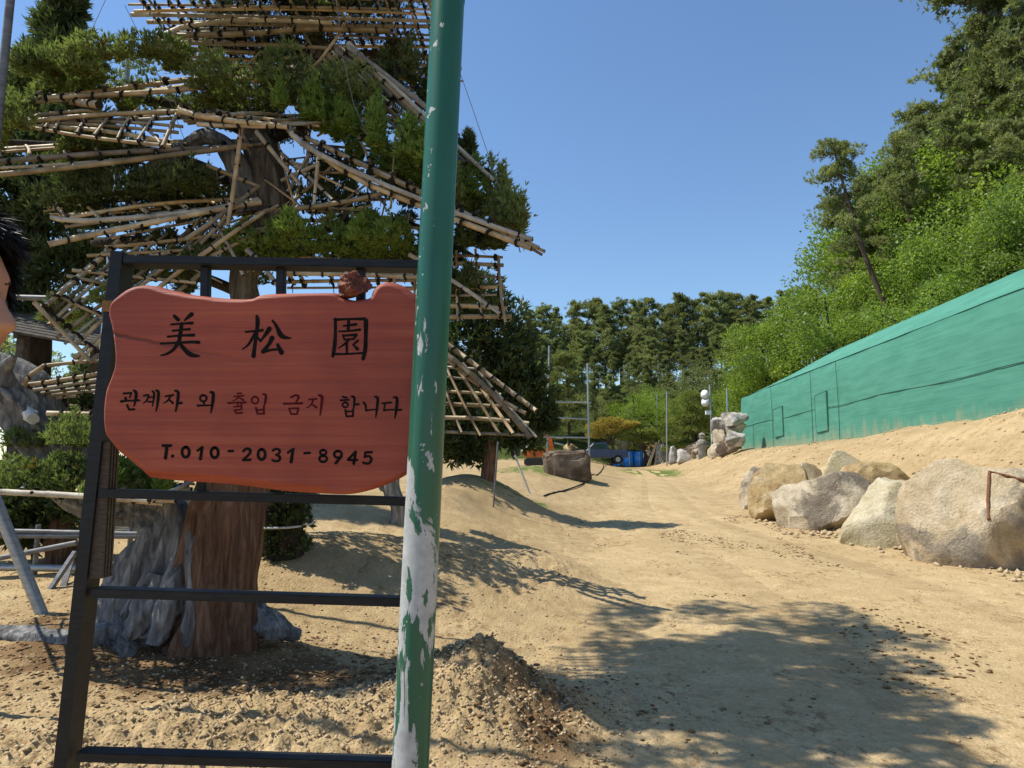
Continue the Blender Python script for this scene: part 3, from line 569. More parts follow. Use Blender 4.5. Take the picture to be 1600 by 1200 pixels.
    G.append((A, blk, [[(235,100,38),(278,142,46)],[(432,80,52),(395,110,40),(350,152,18)],[(200,196,26),(320,186,24),(440,180,36)],[(215,268,24),(320,256,24),(408,250,32)],[(160,335,24),(300,322,26),(455,317,36)],[(82,412,24),(300,402,28),(440,396,34),(512,400,40)],[(318,190,46),(305,290,44),(285,405,44)],[(278,400,46),(225,480,36),(150,530,28),(82,548,16)],[(300,415,34),(360,490,48),(430,542,54),(522,555,16)]]))
    G.append((A, blk, [[(1172,102,36),(1182,160,50),(1172,280,42),(1150,430,42),(1135,555,52)],[(1046,280,24),(1140,272,26),(1236,262,34)],[(1150,300,34),(1100,390,32),(1060,440,24),(1006,478,12)],[(1178,340,24),(1214,384,32)],[(1315,245,56),(1275,305,42),(1220,378,22)],[(1350,150,24),(1395,215,36),(1440,310,58),(1490,342,44),(1562,352,12)],[(1345,350,58),(1310,420,42),(1240,505,44)],[(1240,508,42),(1330,486,28),(1425,478,28)],[(1408,425,36),(1452,515,58)]]))
    B = (460, 410, 7.5)
    G.append((B, blk, [[(480,662,36),(480,850,40),(468,1000,48),(450,1100,36)],[(470,672,34),(650,664,28),(825,662,40)],[(838,680,56),(836,880,46),(830,1020,50),(805,1130,44)],[(470,1075,30),(640,1072,26),(800,1062,26)],[(635,690,36),(630,800,36)],[(575,745,22),(722,726,34)],[(522,810,22),(650,802,24),(768,788,34)],[(568,852,26),(585,903,24)],[(570,860,26),(722,846,30)],[(725,850,36),(690,900,26)],[(585,905,22),(682,896,22)],[(640,905,28),(580,962,22),(515,1006,12)],[(612,945,32),(615,1062,26)],[(742,918,30),(685,965,20)],[(688,965,20),(738,1015,42)]]))
    D = (180, 600, 9.41)
    G.append((D, blk, [[(122,140,32),(235,130,30)],[(235,132,32),(212,200,22)],[(150,208,44),(168,242,28)],[(88,256,42),(170,248,28),(350,240,34)],[(272,95,32),(304,125,46),(302,220,44),(275,325,20)],[(175,310,34),(202,376,32)],[(202,378,30),(280,370,32)]]))
    G.append((D, blk, [[(420,172,30),(488,166,34),(462,240,28),(410,286,14)],[(488,200,24),(556,190,24)],[(480,262,24),(556,262,30)],[(548,108,32),(572,150,36),(548,325,18)],[(602,95,32),(634,125,44),(626,260,42),(600,400,20)]]))
    G.append((D, blk, [[(735,182,26),(855,160,32)],[(812,180,28),(770,245,26),(705,286,14)],[(790,228,24),(846,280,36)],[(880,100,32),(925,125,46),(915,270,44),(888,400,24)],[(920,286,34),(975,278,38)]]))
    G.append((D, blk, [circ(1295, 210, 48, 46, 32),[(1302,258,30),(1310,312,28)],[(1212,318,36),(1320,316,28),(1425,314,26)],[(1400,120,36),(1440,140,48),(1432,280,46),(1406,425,18)]]))
    E = (350, 600, 9.41)
    G.append((E, mar, [[(195,140,26),(250,135,26)],[(145,186,24),(285,170,26)],[(215,190,24),(180,226,20),(125,250,12)],[(228,205,22),(284,236,30)],[(62,280,34),(180,274,24),(318,270,30)],[(200,282,26),(205,330,22)],[(145,336,24),(258,326,24)],[(256,290,26),(256,374,26)],[(148,386,24),(250,376,22)],[(155,390,24),(176,430,24)],[(176,432,24),(264,424,28)]]))
    G.append((E, mar, [circ(455, 238, 50, 50, 26),[(572,150,28),(614,168,38),(606,260,36),(590,320,22)],[(470,350,32),(492,440,30)],[(586,330,32),(586,440,30)],[(482,386,26),(582,376,26)],[(492,440,28),(590,436,28)]]))
    G.append((E, mar, [[(985,196,30),(1050,166,32),(1096,184,38),(1082,230,32),(1045,286,20)],[(880,290,36),(1000,288,28),(1150,284,36)],[(955,360,26),(986,444,26)],[(960,360,26),(1092,355,28)],[(1092,356,30),(1076,442,28)],[(986,444,26),(1076,442,28)]]))
    G.append((E, mar, [[(1245,230,26),(1362,218,28)],[(1312,235,28),(1275,310,24),(1210,352,14)],[(1290,300,22),(1358,344,36)],[(1396,165,34),(1442,195,44),(1430,330,38),(1412,462,18)]]))
    J = (500, 600, 11.43)
    G.append((J, blk, [[(405,228,36),(480,246,36)],[(365,290,36),(515,284,34)],circ(450, 372, 48, 44, 32),[(565,220,36),(614,255,46),(602,420,34)],[(612,366,34),(692,362,40)],[(450,462,36),(472,580,36)],[(592,448,36),(588,580,36)],[(462,492,32),(590,486,32)],[(472,578,32),(590,572,34)]]))
    G.append((J, blk, [[(780,330,44),(815,385,40),(820,475,32)],[(820,476,36),(905,462,28),(995,456,28)],[(982,228,38),(1030,255,50),(1016,450,46),(995,602,18)]]))
    G.append((J, blk, [[(1110,345,34),(1272,330,36)],[(1162,350,32),(1140,470,34)],[(1140,472,38),(1240,460,30),(1335,460,30)],[(1318,238,38),(1376,265,54),(1362,460,52),(1335,618,18)],[(1370,465,34),(1450,462,40)]]))
    K = (240, 680, 8.889)
    G.append((K, blk, [[(128,145,42),(240,145,42)],[(186,148,48),(165,318,48)]])); G.append((K, blk, [[(262,290,48),(266,291,48)]]))
    G.append((K, blk, [circ(445, 235, 50, 70, 42)])); G.append((K, blk, [[(610,214,34),(678,166,36)],[(674,168,38),(650,330,48)]])); G.append((K, blk, [circ(847, 243, 50, 70, 42)])); G.append((K, blk, [[(1042,221,36),(1104,220,36)]]))
    G.append((K, blk, [[(1246,222,38),(1290,186,36),(1342,208,42),(1326,265,38),(1245,340,34)],[(1240,346,34),(1345,343,36)]])); G.append((K, blk, [circ(1500, 268, 50, 72, 42)]))
    L = (420, 680, 8.889)
    G.append((L, blk, [[(55,212,34),(100,190,32),(150,210,38),(140,252,32),(98,272,30)],[(98,272,30),(152,302,38),(142,350,38),(95,362,34),(48,346,34)]])); G.append((L, blk, [[(265,242,34),(342,190,36)],[(338,192,38),(310,370,48)]])); G.append((L, blk, [[(492,252,34),(570,244,34)]]))
    G.append((L, blk, [circ(755, 240, 42, 34, 34), circ(755, 328, 52, 42, 36)])); G.append((L, blk, [circ(960, 266, 52, 46, 38),[(1010,292,38),(930,388,44)]])); G.append((L, blk, [[(1205,228,34),(1100,340,36)],[(1102,345,34),(1228,345,34)],[(1206,228,38),(1180,395,44)]])); G.append((L, blk, [[(1338,240,34),(1430,236,36)],[(1342,242,34),(1332,302,34)],[(1332,304,34),(1388,290,34),(1424,332,40),(1400,384,36),(1352,394,34),(1310,380,34)]]))
    for (ox, oy, sc), mt, strokes in G:
        mb = MB(); k = 0
        def P3(x, y, dy): return at(ox + x / sc, oy + y / sc, YB - 0.0008 - dy)
        for st in strokes:
            q = []
            for i in range(len(st) - 1):       # smooth resample
                a0 = np.array(st[max(i - 1, 0)], float); a1 = np.array(st[i], float); a2 = np.array(st[i + 1], float); a3 = np.array(st[min(i + 2, len(st) - 1)], float)
                ns = 5 if len(st) > 2 else 2
                for s in np.arange(ns) / ns: q.append(0.5 * (2 * a1 + (a2 - a0) * s + (2 * a0 - 5 * a1 + 4 * a2 - a3) * s * s + (3 * a1 - a0 - 3 * a2 + a3) * s ** 3))
            q.append(np.array(st[-1], float)); q = np.array(q)
            dirs = np.gradient(q[:, :2], axis=0); dirs /= np.linalg.norm(dirs, axis=1, keepdims=True) + 1e-9; nn = np.stack([-dirs[:, 1], dirs[:, 0]], 1)
            Lp = q[:, :2] + nn * q[:, 2:3] / 2; Rp = q[:, :2] - nn * q[:, 2:3] / 2
            def cap_(c, d, w_): return [(c[0] + w_ / 2 * (math.cos(t_) * d[0] - math.sin(t_) * d[1]), c[1] + w_ / 2 * (math.cos(t_) * d[1] + math.sin(t_) * d[0])) for t_ in np.linspace(-1.2, 1.2, 5)]
            dy = k * 0.00006; k += 1; m_ = len(q)
            vv = [P3(*p, dy) for p in Lp] + [P3(*p, dy) for p in Rp]; mb.add(vv, [(i, i + 1, m_ + i + 1, m_ + i) for i in range(m_ - 1)])
            for c_, d_, w_, e in ((q[-1, :2], dirs[-1], q[-1, 2], 1), (q[0, :2], -dirs[0], q[0, 2], 0)):
                ar = cap_(c_, d_, w_ * 0.98); j = -1 if e else 0
                pts_ = ([Rp[j]] + ar + [Lp[j]]) if e else ([Lp[j]] + ar + [Rp[j]])
                mb.add([P3(*p, dy) for p in pts_], [tuple(range(len(pts_)))])
        me = mb.mesh('carved_character'); bm = bmesh.new(); bm.from_mesh(me)
        for f in bm.faces:
            if f.normal.y > 0: f.normal_flip()
        bm.to_mesh(me); bm.free(); link('carved_character', me, t, [mt])
board()

def green_post():
    m, nt, out = nmat('peeling_green_paint'); v = coords(nt, (1, 1, 0.32), 'World'); g = coords(nt, (1, 1, 1), 'World'); sp = N(nt, 'ShaderNodeSeparateXYZ'); nt.links.new(g, sp.inputs[0])
    a = noise(nt, v, 9.0, 7, 0.66, 0.5); b = noise(nt, g, 30, 4, 0.6)
    ptop = at(700, 0, 2.3); pbot = at(641, 1200, 2.3); k = (ptop.x - pbot.x) / (ptop.z - pbot.z)
    axis = mth(nt, 'ADD', mth(nt, 'MULTIPLY', mth(nt, 'SUBTRACT', sp.outputs[2], pbot.z), k), pbot.x)
    u = mth(nt, 'MULTIPLY', mth(nt, 'SUBTRACT', axis, sp.outputs[0]), 1 / 0.057)            # weathered side faces -x
    hgt = mth(nt, 'MINIMUM', mth(nt, 'MULTIPLY', mth(nt, 'SUBTRACT', 1.95, sp.outputs[2]), 0.10), 0.055)
    h2 = mth(nt, 'MULTIPLY', mth(nt, 'SUBTRACT', 1.75, sp.outputs[2]), 0.06, clamp=True)
    s = mth(nt, 'ADD', mth(nt, 'ADD', a, mth(nt, 'MAXIMUM', hgt, -0.09)), mth(nt, 'ADD', mth(nt, 'MULTIPLY', u, 0.06), h2))
    pk = ramp(nt, s, [(0.605, (0, 0, 0)), (0.615, (1, 1, 1))])
    spk = ramp(nt, mth(nt, 'ADD', b, mth(nt, 'MULTIPLY', u, 0.05)), [(0.685, (0, 0, 0)), (0.695, (1, 1, 1))]); 
    green = ramp(nt, noise(nt, v, 4, 4), [(0.3, (0.012, 0.085, 0.052)), (0.7, (0.022, 0.125, 0.078))])
    grey = ramp(nt, noise(nt, g, 18, 6, 0.7), [(0.3, (0.30, 0.32, 0.33)), (0.7, (0.50, 0.52, 0.53))])
    pk2 = mth(nt, 'MAXIMUM', pk, spk); col = mixc(nt, pk2, green, grey)
    bsdf(nt, out, col, mth(nt, 'MULTIPLY_ADD', pk2, 0.35, 0.3), mth(nt, 'MULTIPLY', pk2, -1.0), 0.002, 0.8, spec=0.45)
    d = (pbot - ptop).normalized(); foot = ptop + d * ((ptop.z + 0.3) / -d.z); top = ptop - d * 0.012
    t = thing('green_post', 'green round steel post with peeling paint beside the red sign', 'post', (foot.x, foot.y, 0.0))
    mb = MB(); mb.tube([foot.lerp(top, s_) for s_ in np.linspace(0, 1, 30)], 0.057, 40, lump=0.0); mb.build('pipe', m, t, True).data.set_sharp_from_angle(angle=R(40))
    mb = MB(); ax = -d; mb.tube([top - ax * 0.018, top - ax * 0.004, top + ax * 0.006, top + ax * 0.014], [0.0585, 0.0595, 0.058, 0.046], 40); mb.build('cap', m, t, True)
green_post()

# ------------------------------------------------------------------ bamboo trellises
def bamboo_mesh(pts, r, seed):
    rg = random.Random(seed); pts = [Vector(p) for p in pts]
    L = sum((b - a).length for a, b in zip(pts, pts[1:])); n = max(3, min(9, int(L / 0.22)))
    def ev(t):
        s = t * (len(pts) - 1); i = min(int(s), len(pts) - 2); f = s - i
        p0 = pts[max(i - 1, 0)]; p1 = pts[i]; p2 = pts[i + 1]; p3 = pts[min(i + 2, len(pts) - 1)]
        return 0.5 * (2 * p1 + (p2 - p0) * f + (2 * p0 - 5 * p1 + 4 * p2 - p3) * f * f + (3 * p1 - p0 - 3 * p2 + p3) * f ** 3)
    mb = MB(); P = []; Rr = []; tip = rg.uniform(0.75, 0.95); off = Vector((rg.uniform(-1, 1), rg.uniform(-1, 1), rg.uniform(-1, 1))) * 0.022 * min(L, 2)
    for k in range(n):
        for e, rr in ((0.0, 1.0), (0.94, 0.94), (0.97, 1.13)):
            t = (k + e) / n; P.append(ev(t) + off * math.sin(t * math.pi)); Rr.append(r * rr * (1 - (1 - tip) * t))
    P.append(ev(1.0)); Rr.append(r * tip)
    mb.tube(P, Rr, 6, 0, cap=1); return mb
def band(mb, p, d, r, rg):
    d = (d + Vector((rg.uniform(-.5, .5), rg.uniform(-.5, .5), rg.uniform(-.5, .5)))).normalized()
    mb.tube([p - d * 0.006, p + d * 0.006], r + 0.006, 6)
    if rg.random() < 0.5:
        q = p + Vector((rg.uniform(-.01, .01), rg.uniform(-.01, .01), -r)); mb.tube([q, q + Vector((rg.uniform(-.02, .02), 0, -rg.uniform(.02, .06)))], 0.003, 4)
TRG = 'bamboo trellises tied under the foliage'
def trellis(label, quad, nu, nv, r, extra=(), seed=0, over=0.05, jit=0.012, group=TRG):
    rg = random.Random(seed)
    if quad: A, B, Cc, D = [at(*q) for q in quad]
    loc = (A + B + Cc + D) / 4 if quad else at(*extra[0][0][0])
    t = thing('bamboo_trellis', label, 'trellis', loc, group); tie = MB(); k = 0
    def J(s): return Vector((rg.uniform(-s, s), rg.uniform(-s, s), rg.uniform(-s, s)))
    if quad:
        nrm = (B - A).cross(D - A).normalized()
        if nrm.z < 0: nrm = -nrm
        def bil(u, v): return lerp(lerp(A, B, u), lerp(D, Cc, u), v)
        us = [(i + 0.5 * rg.uniform(-.5, .5)) / max(nv - 1, 1) for i in range(nv)]; vs_ = [(i + 0.5 * rg.uniform(-.5, .5)) / max(nu - 1, 1) for i in range(nu)]
        for v in vs_:
            o0 = -over * rg.uniform(0.1, 1.2); o1 = 1 + over * rg.uniform(0.1, 1.2)
            mb = bamboo_mesh([bil(o0, v) + J(jit), bil(0.5, v) + J(jit) * 1.5, bil(o1, v) + J(jit)], r * rg.uniform(0.65, 1.35), rg.random()); link('bamboo_pole', mb.mesh('bamboo_pole', True), t, [M['bamboo'], M['bamboo_end']])
        for u in us:
            o0 = -over * rg.uniform(0.2, 1.6); o1 = 1 + over * rg.uniform(0.2, 1.6)
            mb = bamboo_mesh([bil(u, o0) + nrm * r * 1.9 + J(jit), bil(u, o1) + nrm * r * 1.9 + J(jit)], r * rg.uniform(0.7, 1.1), rg.random()); link('bamboo_pole', mb.mesh('bamboo_pole', True), t, [M['bamboo'], M['bamboo_end']])
        du = (B - A).normalized()
        for u in us:
            for v in vs_: band(tie, bil(min(max(u, 0.02), 0.98), min(max(v, 0.02), 0.98)) + nrm * r * 0.8, du, r * 1.5, rg)
    for pts, rr in extra:
        q = [at(*p) for p in pts]; mb = bamboo_mesh(q, rr, rg.random()); link('bamboo_pole', mb.mesh('bamboo_pole', True), t, [M['bamboo'], M['bamboo_end']])
        for a, b in zip(q, q[1:]):
            n_ = max(1, int((b - a).length / 0.17))
            for i in range(n_): band(tie, lerp(a, b, (i + 0.5) / n_), (b - a).normalized(), rr, rg)
    if tie.v: tag(tie.build('tie_cords', M['cord'], t), kind='stuff')
    return t
trellis('wide bamboo grid spread under the topmost foliage tier of the juniper', [(150, -75, 4.5), (650, -75, 4.5), (700, 125, 6.3), (300, 108, 6.3)], 20, 22, 0.0135, [([(258, 62, 5.2), (268, 46, 5.2), (330, 33, 5.2), (395, 29, 5.2), (520, 36, 5.2)], 0.02), ([(250, 56, 5.15), (400, 50, 5.15), (480, 43, 5.15), (610, 48, 5.15)], 0.022), ([(245, 65, 5.3), (420, 66, 5.3), (540, 76, 5.3)], 0.018), ([(460, 42, 5.2), (480, 60, 5.3), (500, 110, 5.5)], 0.018)], 1)
trellis('long edge-on bamboo tier below the upper left foliage shelf', [(455, 104, 5.0), (65, 157, 4.65), (80, 150, 5.3), (450, 108, 5.7)], 4, 9, 0.016, [([(455, 106, 4.95), (300, 140, 4.8), (75, 153, 4.6)], 0.021), ([(155, 164, 4.55), (112, 158, 4.7)], 0.032)], 2)
trellis('steep dark bamboo panel sloping down behind the green post top', [(545, 72, 4.9), (762, 272, 4.6), (735, 296, 5.2), (515, 98, 5.3)], 6, 9, 0.016, [([(545, 74, 4.85), (668, 172, 4.7), (715, 212, 4.6)], 0.022), ([(560, 90, 4.8), (670, 195, 4.65)], 0.018)], 3)
trellis('long bamboo rail pair running down to the right tip of the juniper', [(455, 204, 4.6), (832, 380, 4.2), (826, 388, 5.0), (460, 212, 5.4)], 4, 15, 0.014, [([(450, 198, 4.5), (480, 222, 4.45), (560, 262, 4.4), (700, 322, 4.25), (832, 374, 4.15)], 0.021), ([(458, 212, 4.5), (560, 280, 4.4), (700, 338, 4.25), (830, 388, 4.15)], 0.021)], 4)
trellis('triangular bamboo fan narrowing to a point at the left shelf', [(288, 172, 4.9), (35, 188, 4.6), (30, 198, 4.5), (256, 232, 4.4)], 6, 8, 0.013, [([(38, 190, 4.5), (62, 178, 4.55), (130, 172, 4.6), (200, 180, 4.7)], 0.015), ([(32, 192, 4.5), (150, 182, 4.6), (285, 174, 4.75)], 0.019), ([(215, 190, 4.75), (240, 207, 4.6), (257, 232, 4.4)], 0.012)], 5)
trellis('short bamboo tier round the front of the trunk under the dark middle shelf', [(285, 172, 4.55), (450, 202, 4.5), (600, 186, 5.2), (300, 192, 5.3)], 5, 7, 0.015, [([(280, 172, 4.5), (330, 184, 4.48), (450, 198, 4.45)], 0.021), ([(308, 194, 4.5), (440, 198, 4.45)], 0.016)], 6)
trellis('long double bamboo rails reaching left past the arched dead branch', [(388, 226, 4.9), (-60, 262, 4.45), (-60, 240, 5.1), (392, 224, 5.3)], 4, 10, 0.016, [([(390, 226, 4.85), (180, 250, 4.6), (-60, 278, 4.35)], 0.021), ([(386, 230, 4.85), (180, 242, 4.62), (-60, 258, 4.4)], 0.02)], 7)
trellis('bamboo tier with cut ends below the dark lower left shelf', [(402, 318, 4.9), (110, 352, 4.55), (75, 318, 5.4), (355, 290, 5.6)], 7, 9, 0.014, [([(404, 312, 4.9), (300, 336, 4.7), (130, 350, 4.5), (80, 340, 4.5)], 0.02), ([(408, 316, 4.85), (250, 350, 4.6), (76, 382, 4.3)], 0.021)], 8)
trellis('big slanting bamboo fan dropping behind the top left frame corner', [(190, 374, 5.0), (66, 482, 4.45), (150, 560, 4.5), (440, 332, 5.2)], 10, 7, 0.014, [([(186, 378, 4.95), (72, 477, 4.4)], 0.017)], 9)
trellis('tangle of bamboo struts crossing round the upper trunk', None, 0, 0, 0.016, [([(322, 258, 4.6), (402, 290, 4.75)], 0.016), ([(378, 196, 4.6), (368, 280, 4.6), (356, 352, 4.6)], 0.017), ([(290, 374, 4.55), (340, 336, 4.6), (405, 290, 4.8)], 0.016), ([(310, 402, 4.5), (395, 340, 4.7), (430, 325, 4.8)], 0.016), ([(440, 240, 4.8), (520, 312, 4.7)], 0.015), ([(462, 326, 4.75), (600, 302, 4.6)], 0.019), ([(400, 205, 4.65), (470, 290, 4.7)], 0.018), ([(450, 300, 4.75), (496, 220, 4.8)], 0.014), ([(500, 225, 4.7), (490, 330, 4.75)], 0.014), ([(440, 282, 4.8), (500, 255, 4.7)], 0.014), ([(330, 400, 4.6), (440, 345, 4.8), (480, 360, 4.7)], 0.013), ([(380, 430, 4.6), (330, 340, 4.7)], 0.012), ([(385, 390, 4.6), (408, 412, 4.6), (450, 470, 4.6)], 0.02)], 10)
trellis('ragged stack of bamboo ends poking out right of the post', [(620, 398, 5.1), (778, 402, 4.9), (788, 498, 4.7), (620, 500, 4.9)], 7, 6, 0.014, [([(640, 398, 4.75), (705, 440, 4.65), (781, 490, 4.55)], 0.018)], 11, 0.07)
trellis('rounded bamboo basket lattice behind the left frame post', [(42, 604, 5.0), (230, 568, 5.0), (230, 640, 5.3), (62, 640, 5.3)], 7, 9, 0.014, [([(36, 602, 4.95), (54, 578, 4.95), (92, 567, 4.95), (230, 562, 4.95)], 0.016), ([(74, 646, 4.9), (260, 641, 4.9)], 0.021)], 13)
trellis('low bamboo tier with pale cut ends near the frame foot', [(-60, 764, 4.55), (240, 786, 4.35), (300, 758, 5.4), (-60, 742, 5.6)], 5, 11, 0.015, [([(-60, 766, 4.5), (120, 776, 4.4), (240, 782, 4.35)], 0.022), ([(-60, 752, 4.9), (40, 749, 4.9)], 0.016)], 14)
trellis('bamboo tier peeping over the sign below the bright foliage shelf', [(440, 428, 4.8), (655, 432, 4.7), (650, 446, 5.2), (450, 448, 5.2)], 3, 7, 0.015, [([(440, 426, 4.7), (655, 433, 4.65)], 0.018)], 15)
trellis('sloping bamboo panel with square grid under the dark rear juniper', [(640, 574, 8.3), (745, 580, 8.2), (832, 680, 7.9), (640, 672, 8.0)], 6, 8, 0.022, [([(620, 478, 8.0), (740, 568, 7.7), (838, 642, 7.4)], 0.034), ([(620, 490, 7.9), (740, 588, 7.6), (822, 646, 7.3)], 0.03), ([(690, 548, 7.7), (760, 612, 7.5), (828, 684, 7.3)], 0.034)], 16)

def tangle(label, cx, cy, sx, sy, hub, n, seed, dr=(4.75, 5.6)):
    rg = random.Random(seed); ex = []
    for _ in range(n):
        x = cx + rg.uniform(-sx, sx); y = cy + rg.uniform(-sy, sy); d = rg.uniform(*dr); q = rg.uniform(0.25, 0.8)
        a_ = math.atan2(hub[1] - y, hub[0] - x) + rg.gauss(0, 0.55); ln = rg.uniform(45, 120)
        ex.append(([(x, y, d), (x + math.cos(a_) * ln * 0.5, y + math.sin(a_) * ln * 0.5 + rg.uniform(-3, 3), d + rg.uniform(-.1, .1)), (x + math.cos(a_) * ln, y + math.sin(a_) * ln, d + rg.uniform(-.25, .25))], rg.uniform(0.007, 0.014)))
    trellis(label, None, 0, 0, 0.01, ex, seed)
tangle('thicket of thin bamboo struts right of the upper trunk', 540, 290, 90, 55, (430, 260), 30, 41)
tangle('thicket of thin bamboo struts between frame top and lower left tier', 300, 395, 110, 40, (430, 330), 30, 42)
tangle('crossing thin bamboo struts under the topmost grid', 470, 120, 130, 45, (492, 90), 30, 43, (5.2, 6.1))
trellis('second dark bamboo grid hanging behind the topmost grid', [(330, 70, 5.9), (690, 60, 5.9), (690, 150, 6.4), (380, 160, 6.4)], 8, 14, 0.012, (), 44)
trellis('bamboo grid behind the bright shelf right of the upper trunk', [(470, 330, 5.4), (690, 345, 5.4), (690, 410, 5.0), (440, 400, 5.0)], 6, 10, 0.012, (), 45)
# ------------------------------------------------------------------ the big trained juniper
def curve(pts, n):
    pts = [Vector(p) for p in pts]; out_ = []
    for j in range(n):
        s = j / (n - 1) * (len(pts) - 1); i = min(int(s), len(pts) - 2); f = s - i
        p0 = pts[max(i - 1, 0)]; p1 = pts[i]; p2 = pts[i + 1]; p3 = pts[min(i + 2, len(pts) - 1)]
        out_.append(0.5 * (2 * p1 + (p2 - p0) * f + (2 * p0 - 5 * p1 + 4 * p2 - p3) * f * f + (3 * p1 - p0 - 3 * p2 + p3) * f ** 3))
    return out_
def limb(name, pts, rads, mat, parent, n=24, sides=16, lump=0.14, seed=0, flat=1.0, flute=0.0, twist=0.0):
    q = curve(pts, n); rr = np.interp(np.linspace(0, 1, n), np.linspace(0, 1, len(rads)), rads)
    mb = MB(); mb.tube(q, list(rr), sides, lump=lump, seed=seed, flat=flat, flute=flute, twist=twist); return mb.build(name, mat, parent, True)
YT = 4.75
base = ground_hit(335, 1012); YT = base.y
def W(px, py, dd=0.0): return at(px, py, YT + dd)
jt = thing('juniper_tree', 'old trained juniper with red-brown trunk and silver deadwood, bamboo tied beneath its tiers', 'tree', base)
tr = limb('trunk', [base + Vector((0.0, 0.1, -0.25)), W(338, 990, 0.1), W(345, 900, 0.1), W(362, 790, 0.12), W(392, 650, 0.15), W(412, 520, 0.12)],
     [0.32, 0.285, 0.225, 0.21, 0.17, 0.12], M['redbark'], jt, 70, 56, 0.22, 3, 1.0, 0.17, 0.006)
limb('upper_trunk', [W(395, 640, 0.15), W(404, 540, 0.12), W(382, 440, 0.12), W(412, 370, 0.1), W(432, 320, 0.05), W(408, 240, 0.05), W(402, 205, 0.1), W(440, 150, 0.3), W(492, 100, 0.5), W(490, 20, 0.6), W(470, -120, 0.6)],
     [0.14, 0.12, 0.085, 0.10, 0.125, 0.115, 0.10, 0.075, 0.06, 0.05, 0.03], M['greybark'], jt, 70, 40, 0.3, 4, 1.0, 0.2, 0.02)
limb('trunk_flute', [base + Vector((-0.24, 0.0, -0.1)), W(272, 960, 0.0), W(290, 880, 0.0), W(308, 800, 0.05), W(330, 720, 0.15)], [0.10, 0.09, 0.075, 0.07, 0.05], M['redbark'], jt, 24, 16, 0.25, 8)
# silver deadwood: swirling base, limb swinging left, roots
limb('deadwood', [base + Vector((-0.62, 0.25, -0.2)), W(215, 975, 0.25), W(238, 915, 0.25), W(262, 850, 0.25), W(262, 812, 0.3), W(225, 790, 0.3), W(160, 788, 0.25), W(110, 760, 0.2), W(70, 690, 0.1), W(20, 622, 0.0), W(-40, 590, 0.0), W(-110, 560, 0.0)],
     [0.40, 0.33, 0.24, 0.19, 0.175, 0.15, 0.14, 0.14, 0.15, 0.16, 0.13, 0.06], M['driftwood'], jt, 90, 64, 0.30, 11, 1.0, 0.30, 0.03)
for k, (pts, rd) in enumerate([([(240, 985, 0.05), (180, 995, -0.05), (110, 1000, -0.05), (40, 998, 0.0), (-60, 990, 0.1)], [0.15, 0.09, 0.075, 0.08, 0.04]), ([(250, 900, 0.02), (225, 960, -0.06), (190, 1000, -0.12)], [0.08, 0.10, 0.05]), ([(285, 870, 0.02), (262, 950, -0.1), (240, 1008, -0.16)], [0.06, 0.08, 0.05]), ([(300, 830, 0.0), (305, 930, -0.06), (290, 1010, -0.12)], [0.05, 0.07, 0.04]), ([(395, 960, 0.15), (430, 985, 0.1), (470, 992, 0.15)], [0.10, 0.07, 0.03]), ([(452, 990, 0.1), (438, 966, 0.1), (428, 955, 0.12)], [0.05, 0.025, 0.01])]):
    limb('dead_root', [W(*p) for p in pts], rd, M['driftwood'], jt, 50, 28, 0.22, 30 + k, 1.0, 0.22, 0.02)
limb('arched_dead_branch', [W(392, 330, 0.0), W(372, 262, -0.1), W(345, 222, -0.15), W(312, 216, -0.15), W(278, 240, -0.1), W(212, 286, 0.1)], [0.09, 0.085, 0.055, 0.05, 0.045, 0.05], M['driftwood'], jt, 40, 24, 0.2, 5, 1.0, 0.2, 0.02)
limb('sawn_stub', [W(40, 640, -0.02), W(52, 654, -0.15)], [0.055, 0.04], M['ivory'], jt, 5, 14, 0.3, 6)
limb('dead_prong', [W(10, 600, -0.1), W(8, 575, -0.15), W(22, 558, -0.2)], [0.07, 0.05, 0.02], M['driftwood'], jt, 10, 10, 0.3, 7)
BR = [[(402, 215, .1), (300, 170, .2), (180, 150, .2), (100, 140, .2)], [(425, 300, .05), (330, 280, .2), (200, 300, .3), (120, 310, .3)], [(402, 225, .1), (520, 190, .3), (620, 250, .3), (740, 300, .2), (800, 340, .1)], [(440, 380, .1), (540, 350, .2), (640, 350, .3), (740, 400, .3)], [(440, 150, .3), (380, 140, .4), (300, 130, .4)], [(492, 100, .5), (600, 90, .6), (700, 200, .5)], [(425, 310, .1), (250, 240, .3), (60, 225, .2), (-60, 220, .1)], [(415, 480, .1), (300, 430, .3), (160, 450, .3)], [(490, 20, .6), (380, -20, .6), (260, -30, .6)], [(490, 20, .6), (600, -10, .4), (690, -20, .2)], [(212, 380, .3), (150, 378, .4), (300, 372, .2), (330, 385, .2)]]
for k, b in enumerate(BR): limb('branch', [W(*p) for p in b], [0.055, 0.04, 0.028, 0.014], M['darkbark'], jt, 18, 8, 0.25, 50 + k)
